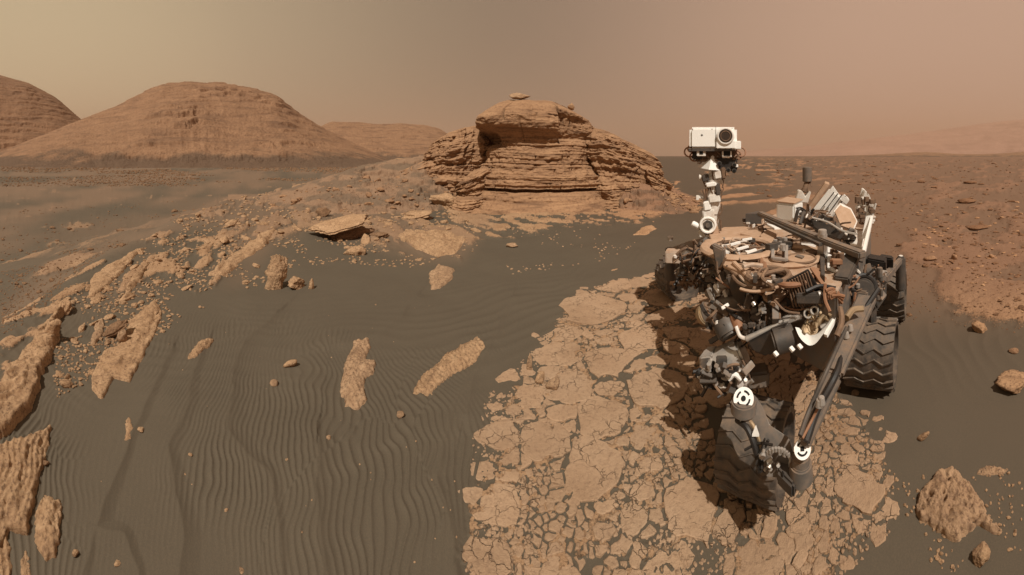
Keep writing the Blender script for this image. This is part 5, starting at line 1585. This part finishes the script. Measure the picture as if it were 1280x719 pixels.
MB().box(sight(905, 356, 1.98), tos * .045, toc * .02, Zv * .014).build('instrument_bar', 'light', bevel=.004)
MB().cyl(sight(905, 400, 1.72), sight(914, 420, 1.64), .075, .07, 22).build('elbow_joint', 'gun', bevel=.012)
MB().cyl(sight(918, 392, 1.7), sight(924, 412, 1.64), .035, .04, 14).build('elbow_motor', 'copper', bevel=.006)
MB().tube(curve([sight(920, 408, 1.62), sight(925, 420, 1.58), sight(934, 424, 1.56)]), .010).build('hose', 'dirty_white')
MB().tube([sight(933, 424, 1.56), sight(968, 408, 1.58), sight(990, 395, 1.62)], [.016, .016, .02], 10).build('arm_strut', 'light')
MB().beam(sight(978, 402, 1.59), sight(1002, 393, 1.62), .05, .03).build('arm_joint', 'light', bevel=.008)
MB().beam(sight(930, 412, 1.66), sight(1005, 388, 1.72), .11, .06).build('fore_arm', 'grey', bevel=.012)
b = MB()
for i in range(16):
    q = sight(gq.uniform(930, 958), gq.uniform(406, 418), 1.60); b.cyl(q, q + Zv * .02, .010, None, 8)
b.build('arm_bolt', 'gun')['kind'] = 'stuff'
MB().prism([sight(x, y, 1.52) for x, y in ((932, 428), (962, 412), (986, 402), (982, 430), (960, 446), (940, 440))], away * .10 - Zv * .05).build('arm_cover', 'gun', bevel=.015)
MB().cyl(sight(966, 428, 1.50), sight(992, 418, 1.54), .065, .07, 24).build('drill_body', 'gun', bevel=.012)
for x, y in ((968, 440), (988, 434), (998, 431)):
    MB().beam(sight(x, y, 1.42), sight(x + 4, y + 5, 1.40), .02, .01).build('white_tab', 'white')
# shining reflector with brass works
rc_ = sight(1012, 412, 1.52)
v, f = [], []
rvs = (sight(1030, 398, 1.56) - sight(1000, 424, 1.48)).normalized(); rvn = (Vector((0, 0, EYE)) - rc_).normalized(); rvt = rvn.cross(rvs).normalized()
for i in range(9):
    ph = i / 8 * PI / 2
    for k in range(25):
        t = PI * .55 + k / 24 * PI * .9
        rad = .105 * math.sin(ph) ** .7
        v.append(rc_ + (rvs * math.cos(t) * 1.2 + rvt * math.sin(t)) * rad - rvn * .07 * math.cos(ph))
for i in range(8):
    for k in range(24): f.append((i * 25 + k, i * 25 + k + 1, (i + 1) * 25 + k + 1, (i + 1) * 25 + k))
gp = [sight(x, y, r) for x, y, r in ((994, 409, 1.50), (998, 419, 1.46), (1004, 427, 1.43), (1012, 432, 1.41), (1020, 429, 1.42), (1028, 419, 1.46), (1036, 407, 1.51), (1043, 395, 1.57))]
b = MB()
wd_ = [.03, .055, .075, .085, .075, .04, .025, .02]
cg = curve(gp, 4)
wg = np.interp(np.linspace(0, 7, len(cg)), range(8), wd_)
vg = []
for i_, p in enumerate(cg):
    tow = (rc_ - p).normalized()
    vg += [p, p + tow * wg[i_] * .7 - rvn * wg[i_] * .5, p + tow * wg[i_] * .7 - rvn * (wg[i_] * .5 + .012), p - rvn * .012]
fg = [(a_ * 4 + k_, a_ * 4 + (k_ + 1) % 4, (a_ + 1) * 4 + (k_ + 1) % 4, (a_ + 1) * 4 + k_) for a_ in range(len(cg) - 1) for k_ in range(4)] + [(3, 2, 1, 0), tuple(4 * (len(cg) - 1) + k_ for k_ in range(4))]
MB().add(vg, fg).build('bright_guard', 'white')
rc_ = rc_ - rvn * .04
MB().cyl(rc_ - rvn * .02, rc_ + rvn * .01 + rvs * .02, .045, .035, 20).cyl(rc_, rc_ + rvs * .15, .02, .016, 14).build('actuator', 'brass', bevel=.006)
MB().cyl(rc_ + rvt * .035, rc_ + rvt * .035 + rvs * .16, .015, .012, 12).cyl(rc_ - rvt * .03 + rvs * .05, rc_ - rvt * .03 + rvs * .17, .012, None, 12).build('actuator_rod', 'light', bevel=.004)
b = MB()
for i in range(22):
    q = rc_ + rvs * gq.uniform(-.05, .2) + rvt * gq.uniform(-.06, .07) + rvn * gq.uniform(.0, .05)
    b.cyl(q, q + Vector((gq.uniform(-.02, .02), gq.uniform(-.02, .02), .02)), gq.uniform(.005, .013), None, 8)
b.build('actuator_bolt', 'brass')['kind'] = 'stuff'
for (x, y, r_) in ((1044, 396, .02), (1018, 388, .018), (1010, 392, .02)):
    MB().ring(sight(x, y, 1.58), rvn, r_, .006, 18, 6).build('clip_ring', 'light')
MB().beam(sight(1045, 396, 1.58), sight(1032, 420, 1.46), .018, .02).build('reflector_edge', 'white')
# dark netted panel, hinged plate and orange cables
MB().prism([sight(x, y, 1.66) for x, y in ((982, 352), (1010, 338), (1030, 372), (1018, 388), (990, 384))], away * .03).build('netted_panel', 'black', bevel=.004)
b = MB()
for i in range(9):
    t = i / 8
    b.tube([sight(984 + 25 * t, 353 - 13 * t, 1.64), sight(992 + 30 * t, 384 - 4 * t, 1.62)], .005, 6)
b.build('net_wire', 'brown')['kind'] = 'stuff'
MB().prism([sight(x, y, r) for x, y, r in ((1012, 334, 1.78), (1018, 333, 1.80), (1050, 362, 1.74), (1052, 376, 1.66), (1034, 366, 1.62))], -Zv * .02 + away * .02).build('hinged_plate', 'copper', bevel=.003)
for i in range(12):
    x, y = 1032 + gq.uniform(0, 8), 362 + gq.uniform(0, 14)
    MB().tube(curve([sight(x, y, 1.58), sight(x + 8, y - 2 + gq.uniform(-2, 2), 1.60), sight(x + 16, y + gq.uniform(0, 8), 1.62)], 5), .009, 7).build('orange_cable', 'copper')
MB().beam(sight(996, 372, 1.62), sight(1028, 372, 1.6), .05, .05).build('cable_guide', 'gun', bevel=.006)
# turret with its instruments, held low in front of the body
tc = sight(906, 462, 1.62)
tur = MB().prism([sight(x, y, 1.60) for x, y in ((873, 447), (890, 445), (892, 478), (874, 484))], away * .12).build('turret_box', 'light', bevel=.012)
MB().cyl(sight(893, 462, 1.62), sight(930, 440, 1.66), .10, .085, 26).build('turret_body', 'light', bevel=.014)
MB().box(sight(902, 458, 1.52), tos * .03, toc * .02, Zv * .05).build('turret_window', 'gun', bevel=.005)
MB().box(sight(945, 470, 1.56), tos * .07, toc * .05, Zv * .045).build('turret_arm', 'grey', bevel=.012)
b = MB(); b2 = MB()
for i in range(46):
    q = sight(gq.uniform(876, 934), gq.uniform(466, 488), 1.50)
    (b if i % 2 else b2).cyl(q, q + Vector((gq.uniform(-.04, .04), gq.uniform(-.04, .04), gq.uniform(.0, .05))), gq.uniform(.006, .022), None, 10)
b.build('turret_fitting', 'light', bevel=.002)['kind'] = 'stuff'; b2.build('turret_fitting', 'black', bevel=.002)['kind'] = 'stuff'
MB().tube(curve([sight(911, 474, 1.46), sight(918, 468, 1.47), sight(926, 474, 1.46)]), .013).build('turret_handle', 'white')
def works(name, px, r0_, r1_, n, m, kind, s=1.0):
    """small tubes, blocks and bolts filling the outline px between two ranges"""
    P = np.array(px, float); lo, hi = P.min(0), P.max(0); b = MB(); k = 0
    while k < n:
        x, y = gq.uniform(lo[0], hi[0]), gq.uniform(lo[1], hi[1])
        if polydist(np.array([x]), np.array([y]), px)[0] < 0: continue
        k += 1
        t = (x - lo[0]) / (hi[0] - lo[0])
        c = sight(x, y, r0_ + (r1_ - r0_) * t + gq.uniform(-.03, .05))
        d = Vector((gq.gauss(0, 1), gq.gauss(0, 1), gq.gauss(0, .8))).normalized(); e_ = d.orthogonal().normalized(); f_ = d.cross(e_)
        if kind == 'tube':
            L = gq.uniform(.04, .11) * s
            b.tube(curve([c - d * L, c + e_ * gq.uniform(-.04, .04) * s, c + d * L + f_ * gq.uniform(-.03, .03) * s], 4), gq.uniform(.004, .010) * s, 6)
        elif kind == 'box':
            b.box(c, d * gq.uniform(.012, .045) * s, e_ * gq.uniform(.008, .028) * s, f_ * gq.uniform(.006, .022) * s)
        else:
            b.cyl(c, c + d * gq.uniform(.015, .04) * s, gq.uniform(.006, .020) * s, None, 9)
    b.build(name, m, bevel=.002 if kind == 'box' else 0)['kind'] = 'stuff'
FRONT = [(892, 322), (940, 352), (985, 352), (1040, 362), (1040, 392), (985, 392), (930, 408), (900, 395)]
ARMZ = [(880, 385), (940, 372), (1000, 388), (990, 412), (940, 430), (890, 425)]
PIV = [(1050, 330), (1075, 330), (1110, 340), (1100, 375), (1070, 392), (1045, 380)]
TUR = [(876, 460), (936, 455), (940, 486), (878, 488)]
LEG = [(946, 545), (960, 560), (1000, 560), (996, 590), (960, 592), (950, 575)]
REAR = [(1000, 262), (1032, 270), (1070, 292), (1060, 300), (1010, 282)]
LFT = [(850, 312), (885, 305), (905, 345), (880, 365), (848, 355)]
for px, a, b_, n in ((FRONT, 2.0, 1.6, 26), (ARMZ, 1.75, 1.6, 22), (PIV, 1.8, 2.4, 22), (TUR, 1.5, 1.5, 12), (REAR, 2.6, 2.45, 14), (LFT, 2.75, 2.2, 20)):
    works('cable_bundle', px, a, b_, n, 'brown', 'tube', 1.0)
    works('cable_bundle', px, a, b_, n // 2, 'black', 'tube', 1.1)
    works('fitting_block', px, a, b_, n // 2, 'gun', 'box', 1.1)
    works('fitting_block', px, a, b_, n // 3, 'grey', 'box', 1.2)
    works('bright_fitting', px, a - .03, b_ - .03, n // 3, 'light', 'cyl', .8)
    works('bright_fitting', px, a - .03, b_ - .03, n // 4, 'dirty_white', 'box', .55)
works('cable_bundle', FRONT, 1.95, 1.55, 10, 'copper', 'tube'); works('cable_bundle', PIV, 1.75, 2.3, 6, 'copper', 'tube')
works('bright_fitting', LEG, .97, .93, 12, 'light', 'cyl', .6); works('cable_bundle', LEG, .97, .93, 6, 'black', 'tube', .7)
# screws and seams on the white parts
b = MB()
for x, y in ((867, 163), (890, 163), (867, 184), (889, 184), (914, 162), (899, 186), (913, 186)):
    b.cyl(mt(x, y) + toc * .128, mt(x, y) + toc * (.135 if y < 185 else .155), .004, None, 8)
b.build('screw', 'gun', parent=head)['kind'] = 'stuff'
MB().box(mt(894.5, 172) + toc * .131, tos * .0015, toc * .0015, Zv * .085).build('seam', 'gun', parent=head)
for i in range(4):
    slant([(1022 + i * 7, 266 - i * .2), (1023 + i * 7, 266), (1043 + i * 5, 241 + i * 1.5), (1042 + i * 5, 240 + i * 1.5)], 3.30, away * .01, 'fin_seam', 'gun', 0, parent=pw)
for o in list(bpy.data.objects):
    if '_w' in o: del o['_w']
#NEXT
